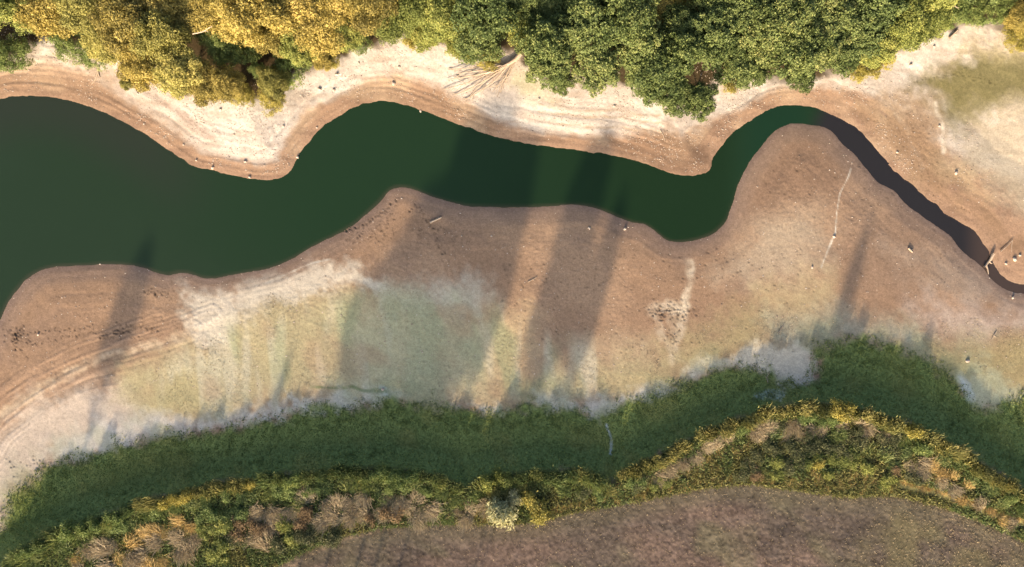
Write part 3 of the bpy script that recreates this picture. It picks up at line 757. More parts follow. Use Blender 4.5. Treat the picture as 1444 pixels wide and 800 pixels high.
KIND = {   # key: crown shape, leaf material, object name, category, wording, middle height of crown
 'g': ('gold', M_GOLD, 'golden_tree', 'tree', 'golden autumn tree', 5.0),
 'v': ('gold', M_OLIVE, 'olive_tree_crown', 'tree', 'olive green feathery tree', 5.0),
 'o': ('oak', M_OAK, 'oak_tree', 'tree', 'dark green broad-leaved tree', 5.5),
 'y': ('shrub', M_YELLOW, 'yellow_bush', 'bush', 'yellow-green bush', 2.2),
 'b': ('shrub', M_BUSH, 'green_bush', 'bush', 'green leafy bush', 2.2),
}
KIND['v'] = ('gold', M_OLIVE, 'feathery_tree', 'tree', 'olive green feathery tree', 5.0)
TREES = [
 # x, y, radius in photo pixels, kind, height factor
 ('g', -25, 10, 44), ('v', 22, 8, 40), ('g', 75, 14, 42), ('g', 128, 14, 38), ('g', 185, 32, 44), ('g', 236, 58, 38), ('g', 160, 62, 34), ('g', 205, 92, 34), ('g', 258, 100, 34), ('g', 292, 118, 28), ('g', 232, 8, 38),
 ('g', 282, 14, 34), ('g', 362, 26, 44), ('g', 388, 52, 30), ('g', 420, 12, 40), ('g', 452, 42, 38), ('v', 428, 70, 28), ('g', 484, 8, 38), ('g', 530, 14, 40), ('v', 552, 36, 30), ('v', 490, 52, 26), ('g', 388, 118, 22),
 ('g', 325, 122, 24), ('g', 130, -20, 40), ('g', 320, -25, 36), ('g', 455, 85, 16), ('g', 940, 14, 27), ('g', 1440, 24, 22), ('g', 180, 118, 10), ('g', 60, -25, 40), ('g', 210, -25, 40), ('g', 400, -25, 40), ('g', 510, -28, 40),
 ('v', 590, 18, 34), ('v', 600, 50, 24), ('v', 630, 30, 36), ('v', 655, 62, 26), ('v', 738, 40, 30), ('v', 1262, 42, 34), ('v', 1296, 24, 36), ('v', 1230, 68, 30), ('v', 600, -22, 40), ('v', 1310, -15, 40),
 ('o', 685, 16, 44), ('o', 678, 56, 34), ('o', 735, 8, 30), ('o', 770, 66, 38), ('o', 775, 102, 30), ('o', 826, 46, 40), ('o', 842, 94, 38), ('o', 880, 24, 40), ('o', 900, 66, 38), ('o', 930, 104, 38), ('o', 962, 78, 34), ('o', 912, 126, 24), ('o', 948, 136, 30),
 ('o', 982, 146, 26), ('o', 1000, 56, 40), ('o', 1022, 18, 42), ('o', 1040, 86, 36), ('o', 1072, 58, 38), ('o', 1074, 18, 40), ('o', 1108, 36, 42), ('o', 1112, 82, 36), ('o', 1128, 112, 20), ('o', 1150, 66, 38), ('o', 1168, 26, 42), ('o', 1184, 76, 32), ('o', 1212, 50, 36),
 ('o', 1232, 14, 38), ('o', 792, 118, 18), ('o', 700, -25, 40), ('o', 800, -30, 38), ('o', 870, -35, 40), ('o', 990, -28, 42), ('o', 1060, -30, 42), ('o', 1140, -28, 42), ('o', 1220, -30, 40), ('o', 1062, 106, 20), ('o', 1380, -28, 38), ('o', 1460, -25, 38),
 ('y', 345, 136, 18), ('y', 385, 142, 22), ('y', 585, 56, 18), ('y', 1222, 98, 20), ('y', 1245, 84, 16), ('y', 1206, 104, 14), ('y', 690, 86, 18), ('y', 1428, 48, 20), ('y', 468, 88, 14), ('y', 1030, 122, 12), ('y', 250, 128, 12), ('y', 1440, 62, 14),
 ('b', 18, 76, 30), ('b', -18, 88, 26), ('b', 100, 62, 28), ('b', 138, 74, 24), ('b', 308, 50, 30), ('b', 322, 74, 26), ('b', 346, 72, 24), ('b', 412, 94, 28), ('b', 402, 116, 16), ('b', 356, 60, 18), ('b', 1345, 18, 22), ('b', 1372, 16, 24), ('b', 1402, 18, 24), ('b', 1330, 32, 14), ('b', 1046, 116, 14), ('o', 782, 22, 34), ('o', 830, 2, 34), ('o', 958, 40, 30), ('o', 905, 100, 26), ('b', 365, 100, 14), ('b', 1340, -14, 26), ('b', 510, 60, 16),
]
for _i in range(16):
    TREES.append(('g' if _i < 6 else 'v' if _i == 6 else 'o', -40 + _i * 102, -92 - (_i % 3) * 9, 46))
bykind = {}
for t in TREES: bykind.setdefault(t[0], []).append(t)
OFF = {}
for k, lst in bykind.items():
    lst.sort(key=lambda t: (t[1], t[2]))
    shape, mat, oname, cat, words, mid = KIND[k]
    P = proto(shape, mat, k, 5 if k in 'go' else 4)
    for i, (_, px, py, rp) in enumerate(lst):
        size = rp * S * .96
        sc_ = size / 4.3
        up = mid * sc_
        loc = under(px, py, up)
        r_ = random.Random(i * 31 + hash_(k))
        tm, cm = P[(i * 3 + r_.randrange(2)) % len(P)]
        e = link(oname, None, None, (loc[0], loc[1], loc[2] - .1), (0, 0, r_.uniform(0, 6.28)), (sc_ * r_.uniform(.95, 1.08), sc_ * r_.uniform(.95, 1.08), sc_ * r_.uniform(.85, 1.3)))
        link('trunk', tm, e); link('crown', cm, e)
        where = 'beyond the top edge' if py + rp * .9 < 12 else 'cut by the top edge' if py - rp < 0 else ("on the wood's sandy edge" if py > 85 else 'inside the wood')
        sz = 'large' if rp >= 38 else ('small' if rp < 24 else 'medium')
        tag(e, f'{ordinal(i + 1)} {words} from the left, {sz}, {where}', cat, f'{words}s of the wood above the lake')

# tall clear-stemmed trees standing on the field below the picture: their high crowns throw the long shadows over the flats
def high_crown(seed, lo, n=190):
    """unit tree: height 1 (scaled), crown from lo to 1, radius 1"""
    rr = np.random.default_rng(seed); g = Geo()
    for i in range(n):
        t = rr.random(); r_ = math.sin(math.pi * (.12 + .86 * t) ** .8) ** .6
        a = rr.uniform(0, 6.28); q = np.array([r_ * math.cos(a) * rr.random() ** .5, r_ * math.sin(a) * rr.random() ** .5, lo + (1 - lo) * t])
        k = 46
        g.leaves(q + rr.normal(size=(k, 3)) * np.array([.12, .12, .018]), .10, .07, None, np.clip(rr.normal(.5, .15, k), 0, 1))
    return g
def high_trunk(seed):
    g = Geo(); rr = random.Random(seed)
    g.tube([(0, 0, -.02), (.01, 0, .2), (.03, .02, .45), (.0, .03, .7), (.02, 0, .95)], [.06, .05, .04, .03, .008], 8)
    for i in range(9):
        a = i * 2.4; z = .62 + .035 * i; r_ = rr.uniform(.5, .85)
        g.tube([(.02, .02, z), (r_ * .5 * math.cos(a), r_ * .5 * math.sin(a), z + .03), (r_ * math.cos(a), r_ * math.sin(a), z + .07)], [.035, .022, .006], 5)
    return g.mesh('trunk', M_BARK, True)
hight_m = high_trunk(5)
YB = -64.0
TANE = math.tan(SUN_EL); TT = math.tan(SHADOW_TILT)
far_n = 0
def far_tree(px, py, top, w, lab, lo_h=16.2):
    """a tree at YB whose crown shadow runs through the ground at (px, py) and ends at row `top`"""
    global far_n
    x, y, z = at(px, py)
    x = x - (y - YB) * TT; zb = gz(x / S + CX, CY - YB / S)
    h = ((CY - top) * S - YB) / math.cos(SHADOW_TILT) * TANE - zb + .5
    e = link('tall_tree', None, None, (x, YB, zb - .1), (0, 0, far_n * 1.3), (w, w, h))
    link('trunk', hight_m, e); link('crown', high_crown(far_n + 1, min(.82, lo_h / h)).mesh('crown', M_OAK), e); far_n += 1
    tag(e, lab, 'tree', 'tall trees standing below the picture, known by their shadows')
far_tree(165, 480, 385, 1.9, 'slender tree below the picture whose narrow shadow crosses the left sand')
far_tree(403, 520, 510, .55, 'slender tree below the picture whose short shadow touches the yellow grass', 12.0)
far_tree(622, 420, 165, 5.2, 'tallest tree below the picture, its wide shadow crossing the lake')
far_tree(560, 480, 300, 4.6, 'tree below the picture casting the left part of the widest shadow')
far_tree(660, 480, 230, 3.4, 'tree below the picture casting the right part of the widest shadow')
far_tree(505, 540, 400, 4.2, 'lower tree below the picture at the left rim of the widest shadow')
far_tree(610, 540, 370, 4.5, 'lower tree below the picture filling the middle of the widest shadow')
far_tree(790, 400, 205, 2.6, 'tree below the picture whose double shadow reaches the far bank')
far_tree(775, 480, 330, 2.6, 'tree below the picture thickening the double shadow at its foot')
far_tree(836, 420, 318, 1.6, 'tree below the picture whose shadow runs beside the double shadow')
far_tree(1203, 390, 345, .95, 'slender tree below the picture whose faint shadow crosses the right sand', 17.6)

# ================================================================ HEDGE ALONG THE FIELD
def reed_clump(seed, n=330, R=1.0, L=(0.9, 1.7), lean=.55, W=.085, bend=.5):
    """an uneven patch of blades rooted all over, swept by the wind rather than radiating"""
    rr = np.random.default_rng(seed); g = Geo()
    k = 7; cx = rr.uniform(-.38, .38, k) * R; cy = rr.uniform(-.38, .38, k) * R; j = rr.integers(0, k, n)
    B = np.c_[cx[j] + np.clip(rr.normal(0, R * .33, n), -R * .7, R * .7), cy[j] + np.clip(rr.normal(0, R * .33, n), -R * .7, R * .7), np.full(n, -.08)]
    sw = rr.uniform(0, 6.28); a2 = sw + rr.normal(0, .5, k)[j] + rr.normal(0, .55, n)
    f = lean * rr.uniform(.2, 1.2, n)
    D = np.c_[np.cos(a2) * f, np.sin(a2) * f, np.ones(n)]
    g.blades(B, D, rr.uniform(*L, n) * rr.uniform(.7, 1.15, k)[j], W, bend, np.clip(.45 + rr.normal(0, .1, k)[j] + rr.normal(0, .15, n), 0, 1))
    return g
def shrub(seed, n=44, R=1.15, hgt=1.5, leaf=(.22, .11), nl=42):
    rr = np.random.default_rng(seed); g = Geo()
    dv = unit(rr.normal(size=(n, 3)) + np.array([0, 0, .5])); dv[:, 2] = np.abs(dv[:, 2])
    off = rr.normal(0, R * .42, (4, 3)) * np.array([1, 1, .25]); sc4 = rr.uniform(.45, .8, 4); w4 = rr.integers(0, 4, n)
    for c, dd in zip(dv * np.array([R, R, hgt]) * rr.uniform(.5, 1, (n, 1)) * sc4[w4][:, None] + off[w4], dv):
        k = nl
        q = rr.normal(size=(k, 3)) * .21
        g.leaves(c + q + np.array([0, 0, .1]), leaf[0], leaf[1], unit(dd + np.array([0, 0, .5]))[None], np.clip(rr.normal(.45, .1) + rr.normal(0, .13, k), 0, 1), .5)
    return g
def stems(seed, h=1.2, n=6, r=.03):
    rr = random.Random(seed); g = Geo()
    for i in range(n):
        a = 6.28 * i / n
        g.tube([(0, 0, -.1), (.25 * math.cos(a) * h, .25 * math.sin(a) * h, h * .5), (.5 * math.cos(a) * h, .5 * math.sin(a) * h, h * rr.uniform(.8, 1))], [r, r * .8, r * .3], 4)
    return g

HP = {}
def hproto(key):
    if key in HP: return HP[key]
    s0 = hash_(key)
    def blade(mat, **kw): return [[('blades', reed_clump(s0 + k, **kw).mesh('blades', mat)), ('stem', stems(s0 + k, .5, 4, .025).mesh('stem', mat, True))] for k in range(4)]
    def bush(mat, **kw): return [[('foliage', shrub(s0 + k, **kw).mesh('foliage', mat)), ('stem', stems(s0 + k).mesh('stem', M_BARK, True))] for k in range(4)]
    HP[key] = {'reed': lambda: blade(M_REED, n=480, R=1.1, L=(.8, 1.5), W=.09),
               'gold_reed': lambda: blade(M_RUSTREED, n=480, R=1.1, L=(.7, 1.3), W=.09),
               'dry': lambda: blade(M_DRY, n=520, R=1.05, L=(.9, 1.8), lean=.8, W=.06, bend=.8),
               'straw': lambda: blade(M_STRAW, n=520, R=1.05, L=(.9, 1.7), lean=.8, W=.065, bend=.8),
               'low_straw': lambda: blade(M_STRAW, n=300, R=1.0, L=(.35, .7), lean=1.1, W=.09, bend=.7),
               'shrub': lambda: bush(M_BUSH), 'olive': lambda: bush(M_OLIVE), 'yellow': lambda: bush(M_YELLOW),
               'bracken': lambda: bush(M_BRACKEN, leaf=(.32, .09)), 'silver': lambda: bush(M_SILVER, leaf=(.24, .10), n=50, nl=50), 'dark': lambda: bush(M_BRAMBLE)}[key]()
    return HP[key]

HK = {  # key: object name, category, wording
 'reed': ('reed_clump', 'reeds', 'green reed clump'), 'gold_reed': ('reed_clump', 'reeds', 'yellow-tipped reed clump'),
 'dry': ('dry_grass_clump', 'grass clump', 'beige dry grass clump'), 'straw': ('dry_grass_clump', 'grass clump', 'golden dry grass clump'),
 'low_straw': ('straw_tussock', 'grass clump', 'short straw-coloured tussock'), 'shrub': ('hedge_shrub', 'shrub', 'green leafy hedge shrub'),
 'olive': ('hedge_shrub', 'shrub', 'olive hedge shrub'), 'yellow': ('hedge_shrub', 'shrub', 'yellow-leaved hedge shrub'),
 'bracken': ('bracken_plant', 'bracken', 'brown bracken plant'), 'silver': ('willow_bush', 'bush', 'silvery pale bush'), 'dark': ('bramble_bush', 'bramble', 'dark green bramble bush')}
HEDGE = []    # (key, x, y, radius px, place words)
rh = random.Random(11)
def along(line, x0, x1, off, step, choose, rad, place, jit=4):
    P = np.asarray(line, float)
    x = x0; PX[1] += 1
    while x < x1:
        PX[0] = x
        y = float(np.interp(x, P[:, 0], P[:, 1])) + off + rh.uniform(-jit, jit)
        k = choose(x)
        if k: HEDGE.append((k, x + rh.uniform(-jit, jit), y, rh.uniform(*rad), place))
        x += step * rh.uniform(.8, 1.2)
PX = [0.0, 0]
def pick(*opts):
    if rh.random() < .25: return rh.choice(opts)
    v = float(vnoise(np.array([PX[0] / 75.0 + PX[1] * 3.7]), np.array([PX[1] * 1.9 + .5]), 77)[0])
    return opts[int(np.clip((v - .12) / .76, 0, .999) * len(opts))]
def rim(x):
    if x < 170: return pick('shrub', 'reed', 'shrub', 'reed')
    if x < 390: return pick('reed', 'gold_reed', 'reed', 'yellow', 'gold_reed')
    if x < 640: return pick('reed', 'shrub', 'reed', 'shrub')
    if 648 < x < 662: return None
    if x < 860: return pick('gold_reed', 'reed', 'reed', 'olive')
    if x < 872: return None
    if x < 1250: return pick('gold_reed', 'gold_reed', 'gold_reed', 'yellow', 'gold_reed')
    return pick('gold_reed', 'yellow', 'gold_reed')
along(HEDGE_N, 8, 1460, 9, 16, rim, (11, 15), "on the hedge's lake-side rim", 3)
def second(x):
    if x < 330: return pick('reed', 'shrub', 'reed')
    if x < 640: return pick('reed', 'shrub', 'reed')
    if x < 860: return pick('shrub', 'dark', 'reed', 'gold_reed')
    if x < 1040: return pick('reed', 'shrub', 'dark', 'dry')
    if x < 1270: return pick('reed', 'dark', 'dry', 'shrub')
    return pick('reed', 'shrub', 'reed')
along(HEDGE_N, 20, 1460, 26, 18, lambda x: None if 645 < x < 668 or 860 < x < 876 else second(x), (11, 15), "in the hedge's second row", 5)
def third(x):
    if x < 110: return None
    if x < 270: return pick('straw', 'straw', 'dry')
    if x < 345: return pick('shrub', 'olive', 'yellow')
    if x < 640: return pick('dry', 'dry', 'dry', 'reed')
    if x < 1060: return pick('low_straw', 'olive', 'reed', 'dry')
    if x < 1280: return pick('dark', 'reed', 'dry', 'dark')
    return pick('straw', 'dry', 'reed')
along(HEDGE_N, 110, 690, 48, 18, third, (12, 17), 'in the middle of the hedge', 7)
along(HEDGE_N, 120, 600, 70, 20, lambda x: pick('straw', 'straw', 'dry') if x < 270 else (pick('shrub', 'olive', 'dark') if x < 335 else pick('dry', 'dry', 'bracken', 'olive')), (12, 18), "on the left hedge's field side", 8)
along(HEDGE_N, 190, 470, 94, 20, lambda x: pick('straw', 'dry') if x < 270 else (pick('shrub', 'olive') if x < 330 else pick('bracken', 'olive', 'dark', 'dry')), (12, 17), "in the hedge's lower left corner", 8)
along(HEDGE_N, 930, 1440, 44, 18, lambda x: third(x), (10, 15), "in the hedge's wide right part", 6)
along(HEDGE_N, 1050, 1290, 64, 19, lambda x: pick('dark', 'dark', 'reed', 'dark', 'dry'), (12, 16), "in the hedge's dark thicket", 7)
along(HEDGE_N, 1050, 1270, 84, 18, lambda x: pick('bracken', 'olive', 'dark', 'olive'), (10, 14), "on the dark thicket's field side", 7)
along(HEDGE_N, 1285, 1440, 62, 18, lambda x: pick('straw', 'dry', 'straw'), (9, 13), 'beside the straw path at right', 4)
along(FIELD_E, 655, 1290, -9, 12, lambda x: None if 683 < x < 778 else pick('low_straw', 'low_straw', 'straw' if 1250 < x else 'low_straw'), (8, 11), 'on the field edge', 3)
along(FIELD_E, 860, 1290, -22, 13, lambda x: pick('low_straw', 'low_straw', 'olive', 'gold_reed'), (8, 11), 'just behind the field-edge straw', 4)
along(FIELD_E, 480, 680, -14, 16, lambda x: pick('dry', 'bracken', 'low_straw'), (9, 13), 'on the field edge, left part', 4)
along([(1272, 684), (1320, 695), (1370, 712), (1410, 728), (1460, 742)], 1275, 1450, -3, 10, lambda x: 'low_straw', (6, 8), 'along the bright straw path', 1.5)
HEDGE += [('silver', 709, 726, 25, None), ('silver', 724, 704, 13, None), ('yellow', 757, 718, 22, None), ('yellow', 1155, 657, 11, None)]
PATH = [(1272, 684), (1320, 695), (1370, 712), (1410, 728), (1460, 742), (1600, 800)]
HEDGE = [h for h in HEDGE if (h[4] and 'path' in h[4]) or float(pdist(np.array([h[1]], np.float32), np.array([h[2]], np.float32), PATH)[0]) > h[3] * .8 + 3]
SPECIAL = {0: 'large silvery pale bush bulging onto the brown field', 1: 'smaller grey-green bush behind the large silvery one', 2: 'round mustard-yellow bush right of the large silvery bush', 3: 'small bright lime-green bush in the dark thicket'}
groups = {}
for h in HEDGE: groups.setdefault((HK[h[0]][2], h[4]), []).append(h)
sp = 0
hk_n = 0
for (words, place), lst in groups.items():
    lst.sort(key=lambda h: h[1])
    for i, (key, px, py, rp, _) in enumerate(lst):
        pr = hproto(key); parts = pr[hk_n % len(pr)]; hk_n += 1
        base_r = 1.35
        s_ = rp * S / base_r
        hz = s_ * (1.0 if place is None else 1.25 if 'rim' in place else .62)
        loc = under(px, py, .7 * s_)
        nm, cat, _w = HK[key]
        e = link(nm, None, None, loc, (0, 0, rh.uniform(0, 6.28)), (s_, s_, hz * rh.uniform(.9, 1.2)))
        for pn, me in parts: link(pn, me, e)
        if place is None:
            j = [k for k, v in enumerate([(709, 726), (724, 704), (757, 718), (1155, 657)]) if v == (px, py)][0]
            tag(e, SPECIAL[j], cat)
        else:
            tag(e, f'{ordinal(i + 1)} {words} from the left {place}', cat, f'{words}s {place}')

# low herbage filling the hedge bank, and the damp sward: uncountable
def scatter_blades(name, label, cat, mat, pts, L, W, vmean, lean=.8, bend=.5):
    px = pts[:, 0]; py = pts[:, 1]; n = len(px)
    z = height(px, py); k = S * (H - z) / H
    B = np.c_[(px - CX) * k, (CY - py) * k, z - .03]
    a = rng.uniform(0, 6.28, n)
    D = np.c_[np.cos(a) * lean * rng.random(n), np.sin(a) * lean * rng.random(n), np.ones(n)]
    g = Geo(); g.blades(B, D, rng.uniform(*L, n), rng.uniform(*W, n), bend, np.clip(vmean + rng.normal(0, .17, n), 0, 1))
    o = link(name, g.mesh(name, mat))
    return tag(o, label, cat, kind='stuff')
def rand_in(test, n, box):
    q = np.c_[rng.uniform(box[0], box[2], n), rng.uniform(box[1], box[3], n)].astype(np.float32)
    return q[test(q[:, 0], q[:, 1])]
PATH = [(1272, 684), (1320, 695), (1370, 712), (1410, 728), (1460, 742), (1600, 800)]
hb = rand_in(lambda x, y: (fld('h', x, y) > 2) & (fld('f', x, y) < 2) & (pdist(x, y, PATH) > 5), 260000, (-40, 560, 1490, 840))
hv = .30 + .25 * fbm(hb[:, 0], hb[:, 1], 40, 81, 3)
gsel = (fbm(hb[:, 0], hb[:, 1], 30, 83, 3) + .35 * (1 - sstep(10, 45, fld('h', hb[:, 0], hb[:, 1]))) + .25 * (hb[:, 0] < 640)) > .62
scatter_blades('hedge_undergrowth', 'tangled yellow low herbs and grasses on the hedge bank', 'undergrowth', M_RUSTREED, hb[~gsel], (.3, .75), (.06, .12), hv[~gsel], 1.0)
scatter_blades('hedge_undergrowth', 'tangled green low herbs and grasses on the hedge bank', 'undergrowth', M_REED, hb[gsel], (.3, .8), (.06, .12), hv[gsel], 1.0)
gp = rand_in(lambda x, y: fld('g', x, y) + 22 * (fbm(x, y, 16, 28, 3) - .5) + 12 * rng.normal(size=len(x)) * .35 > -5, 260000, (-40, 470, 1490, 840))
gv = .18 + .5 * fbm(gp[:, 0], gp[:, 1], 35, 22, 4)
scatter_blades('damp_sward', 'dark green damp grass between the pale flats and the hedge', 'grass', M_SWARD, gp, (.12, .32), (.06, .12), gv, 1.3, .7)
tq = rand_in(lambda x, y: (fld('g', x, y) + 10 * rng.normal(size=len(x)) > 0) & (fld('g', x, y) < 30) & (fld('h', x, y) < -15), 5200, (-20, 470, 1480, 800))[:1500]
tq = np.repeat(tq, 22, 0) + rng.normal(0, 2.2, (len(tq) * 22, 2)).astype(np.float32)
scatter_blades('sward_tussocks', 'uneven taller tussocks along the upper edge of the damp grass', 'grass', M_SWARD, tq, (.14, .34), (.05, .09), .15 + .5 * fbm(tq[:, 0], tq[:, 1], 35, 22, 4), .9, .6)
dz = [(170, 570), (190, 525), (280, 490), (350, 435), (540, 412), (690, 430), (760, 500), (900, 500), (1060, 440), (1300, 450), (1480, 470), (1480, 560), (1340, 520), (1180, 470), (1080, 505), (900, 560), (700, 580), (540, 565), (330, 600)]
dp = rand_in(lambda x, y: (sdpoly(x, y, dz) + 50 * (fbm(x, y, 30, 84, 3) - .5) > 0) & (fld('g', x, y) < 4) & (rng.random(len(x)) < .15 + .85 * sstep(.45, .62, fbm(x, y, 22, 85, 3, 1.3, .5))), 60000, (150, 400, 1485, 620))
scatter_blades('dry_flat_grass', 'thin dry grass growing on the pale flats', 'grass', M_DRY, dp, (.06, .2), (.04, .08), .42, 1.8, .7)
fp = rand_in(lambda x, y: (fld('f', x, y) > 2) & (rng.random(len(x)) < .12 + .88 * sstep(20, 2, fld('f', x, y)) * .6 + .4 * sstep(1220, 1400, x + (y - 700) * .9)), 60000, (330, 670, 1490, 840))
scatter_blades('field_stubble', 'sparse dry stalks and weeds on the brown field', 'stubble', M_DRY, fp, (.12, .35), (.04, .08), .4, 1.6, .7)

# ================================================================ STONES, PEBBLES, DRIFTWOOD
def lump(seed, n=14, m=8):
    rr = np.random.default_rng(seed); V = []; F = []
    for i in range(m + 1):
        th = math.pi * i / m
        for j in range(n):
            ph = 2 * math.pi * j / n
            V.append((math.sin(th) * math.cos(ph), math.sin(th) * math.sin(ph), math.cos(th)))
    V = np.array(V); F = [(i * n + j, i * n + (j + 1) % n, (i + 1) * n + (j + 1) % n, (i + 1) * n + j) for i in range(m) for j in range(n)]
    for _ in range(9):     # chop facets
        nrm = unit(rr.normal(size=3)); lim = rr.uniform(.62, .88)
        dd = V @ nrm; V = V - np.maximum(dd - lim, 0)[:, None] * nrm
    g = Geo(); g.add(V * np.array([1, .78, .55]), F); return g
stone_m = [lump(50 + k).mesh('stone', M_STONE) for k in range(5)]
STONES = [
 (451, 126, .55, 'pale boulder on the pebbly bank, left of two near the golden trees'), (471, 127.5, .5, 'pale boulder on the pebbly bank, right of two near the golden trees'), (475, 105, .5, 'pale stone lying just below the yellow bushes at the wood edge'),
 (555, 118, .6, 'rounded pale boulder at the top of the brown damp band'), (563, 95, .42, 'upright pale stone between the wood and the rounded boulder'), (506, 89, .35, 'small pale stone on the bright bank under the olive trees'),
 (212, 102, .5, 'pale stone below the golden trees on the left bank'), (194, 132, .35, 'small grey stone in the middle of the left bank'), (311, 155, .45, 'pale stone below the yellow bush at the golden point'), (346, 228, .45, 'pale stone near the tip of the bright sandy point'),
 (300, 237, .45, 'stone at the waterline left of the sandy point'), (352, 250, .4, 'stone at the waterline right at the tip of the point'), (277, 226, .38, 'stone on the brown foot of the left bank near the point'), (259, 204, .3, 'small stone on the brown foot of the left bank'),
 (593, 157, .35, 'dark wet stone at the waterline of the upper bay'), (447, 180, .3, 'small stone on the brown foot right of the sandy point'), (420, 222, .45, 'stone at the water on the right flank of the sandy point'),
 (881, 323, .5, 'bright white stone beside the lake on the lower shore'), (831, 322, .4, 'pale stone beside the shadow band on the lower shore'), (1348, 244, .55, 'bright white stone on the pale flat at right'),
 (1176, 334, .45, 'white stone at the end of the thin pale line'), (1284, 92, .5, 'pale stone below the yellow bushes at right'), (1324, 178, .35, 'small stone on the banded mound at right'), (1317, 66, .4, 'stone at the wood edge near the dark log'),
 (1364, 509, .55, 'pale stone on the olive grass at far right'), (54, 472, .35, 'pale stone among the hoof prints at far left'), (693, 333, .3, 'tiny white stone on the sand right of the wide shadow'), (651, 333, .28, 'tiny white stone inside the wide shadow'),
 (540, 549, .45, 'white stone beside the green inlet above the sward'), (1430, 366, .6, 'large pale stone beside the driftwood channel'), (1438, 360, .4, 'smaller pale stone beside the driftwood channel'), (1418, 372, .4, 'pale stone on the crusted bank by the channel end'),
 (760, 140, .4, 'pale stone on the bank below the dark green trees'), (866, 150, .35, 'pale stone under the hanging green branch'), (1145, 377, .4, 'white stone on the crusted flat near the pale line'),
 (1265, 215, .35, 'stone on the brown slope of the right channel bank'), (1428, 420, .4, 'pale stone below the channel mouth at right edge'), (645, 107, .4, 'stone under the branches of the fallen tree'), (400, 178, .35, 'stone in the middle of the bright bank'), (330, 190, .3, 'small stone on the bright face of the left bank')]
for i, (px, py, r, lab) in enumerate(STONES):
    r *= .58
    x, y, z = at(px, py)
    o = link('stone', stone_m[i % 5], None, (x, y, z + r * .28), (0, 0, i * 1.7), (r, r, r * random.uniform(.8, 1.1)))
    tag(o, lab, 'stone', 'stones lying on the shores')

# pebbles
def pebble_mesh(pts, smin, smax):
    n = len(pts); px, py = pts[:, 0], pts[:, 1]
    z = height(px, py); k = S * (H - z) / H
    P = np.c_[(px - CX) * k, (CY - py) * k, z]
    base = np.array([[1, 0, 0], [0, 1, 0], [-1, 0, 0], [0, -1, 0], [.6, .6, .55], [-.6, .6, .6], [-.6, -.6, .5], [.6, -.6, .6]], float)
    sz = rng.uniform(smin, smax, n) * rng.uniform(.6, 1.0, n)
    V = P[:, None, :] + base[None] * sz[:, None, None] * rng.uniform(.7, 1.3, (n, 8, 1)) * np.array([1, .8, .5])
    f = np.array([[4, 5, 6, 7], [0, 1, 5, 4], [1, 2, 6, 5], [2, 3, 7, 6], [3, 0, 4, 7]])
    F = (np.arange(n)[:, None, None] * 8 + f[None]).reshape(-1, 4)
    return mesh_np('pebbles', V.reshape(-1, 3), F, M_PEBBLE, {'v': ('FLOAT', np.repeat(np.clip(rng.normal(.5, .25, n), 0, 1), 8))})
def peb_test(x, y):
    a, b, w = shore(x, y)
    return (a < b) & ~w & (a > 6) & (a < 120) & (rng.random(len(x)) < .15 + .85 * sstep(.48, .62, fbm(x, y, 30, 22, 3))) & ((x < 1290) | (rng.random(len(x)) < .3))
pp = rand_in(peb_test, 60000, (-30, 40, 1470, 300))
tag(link('bank_pebbles', pebble_mesh(pp[:9000], .03, .12)), 'scattered pebbles and small stones on the upper bank', 'pebbles', kind='stuff')
def peb_test2(x, y):
    a, b, w = shore(x, y)
    return (b < a) & ~w & (fld('h', x, y) < -120)
pp = rand_in(peb_test2, 3600, (-30, 190, 1470, 560))
tag(link('flat_pebbles', pebble_mesh(pp[:1500], .04, .13)), 'thin scatter of small stones and clods on the mud flats', 'pebbles', kind='stuff')

def stick(name, pts, r0, r1, lab, cat, lift=.08, branches=()):
    """pts in photo pixels; lies on the ground"""
    def w(q, up): return np.array(at(q[0], q[1], up))
    P = [w(q, lift + (q[2] if len(q) > 2 else 0)) for q in pts]
    c = np.mean(P, axis=0); c[2] = min(p[2] for p in P) - lift
    e = link(name, None, None, tuple(c))
    g = Geo(); g.tube([p - c for p in P], np.linspace(r0, r1, len(P)), 7)
    link('stem', g.mesh('stem', M_DEAD, True), e)
    for b in branches:
        g = Geo(); Q = [w(q, lift + (q[2] if len(q) > 2 else 0)) - c for q in b]
        g.tube(Q, np.linspace(r0 * .6, r1 * .5, len(Q)), 6)
        link('branch', g.mesh('branch', M_DEAD, True), e)
    return tag(e, lab, cat)
stick('fallen_branch', [(139, 94), (138, 103), (134, 113), (129, 119)], .16, .06, 'bleached curved branch lying down the left bank', 'branch', branches=[[(138, 101), (141, 110)]])
stick('log', [(606, 314), (614, 310.5), (622.5, 306.5)], .17, .13, 'single pale log lying in the wide shadow', 'log', .15, branches=[[(617, 309), (619, 306)]])
stick('driftwood', [(1401, 358), (1397, 366), (1392, 372), (1388, 377)], .22, .12, 'forked driftwood stranded in the narrow channel', 'driftwood', .3, branches=[[(1391, 374), (1393, 380), (1394, 387)], [(1394, 369), (1399, 372)]])
stick('dead_branch', [(1411, 355), (1420, 347), (1428, 339)], .07, .05, 'thin bent stick beside the channel end', 'branch', .15, branches=[[(1427.5, 340), (1426.5, 348), (1426.5, 356)]])
stick('log', [(1281, 350), (1287, 356)], .14, .1, 'short pale log on the sand left of the channel', 'log', .12, branches=[[(1284, 353), (1287, 352)]])
stick('dead_branch', [(931, 184), (935, 190), (938, 200)], .06, .03, 'thin twig on the brown spit of the far bank', 'branch', .06, branches=[[(934, 189), (930, 191)]])
stick('log', [(1339, 54), (1344, 49), (1350, 43)], .2, .12, 'dark-sided log pointing into the wood at top right', 'log', .18, branches=[[(1345, 48), (1349, 49)]])
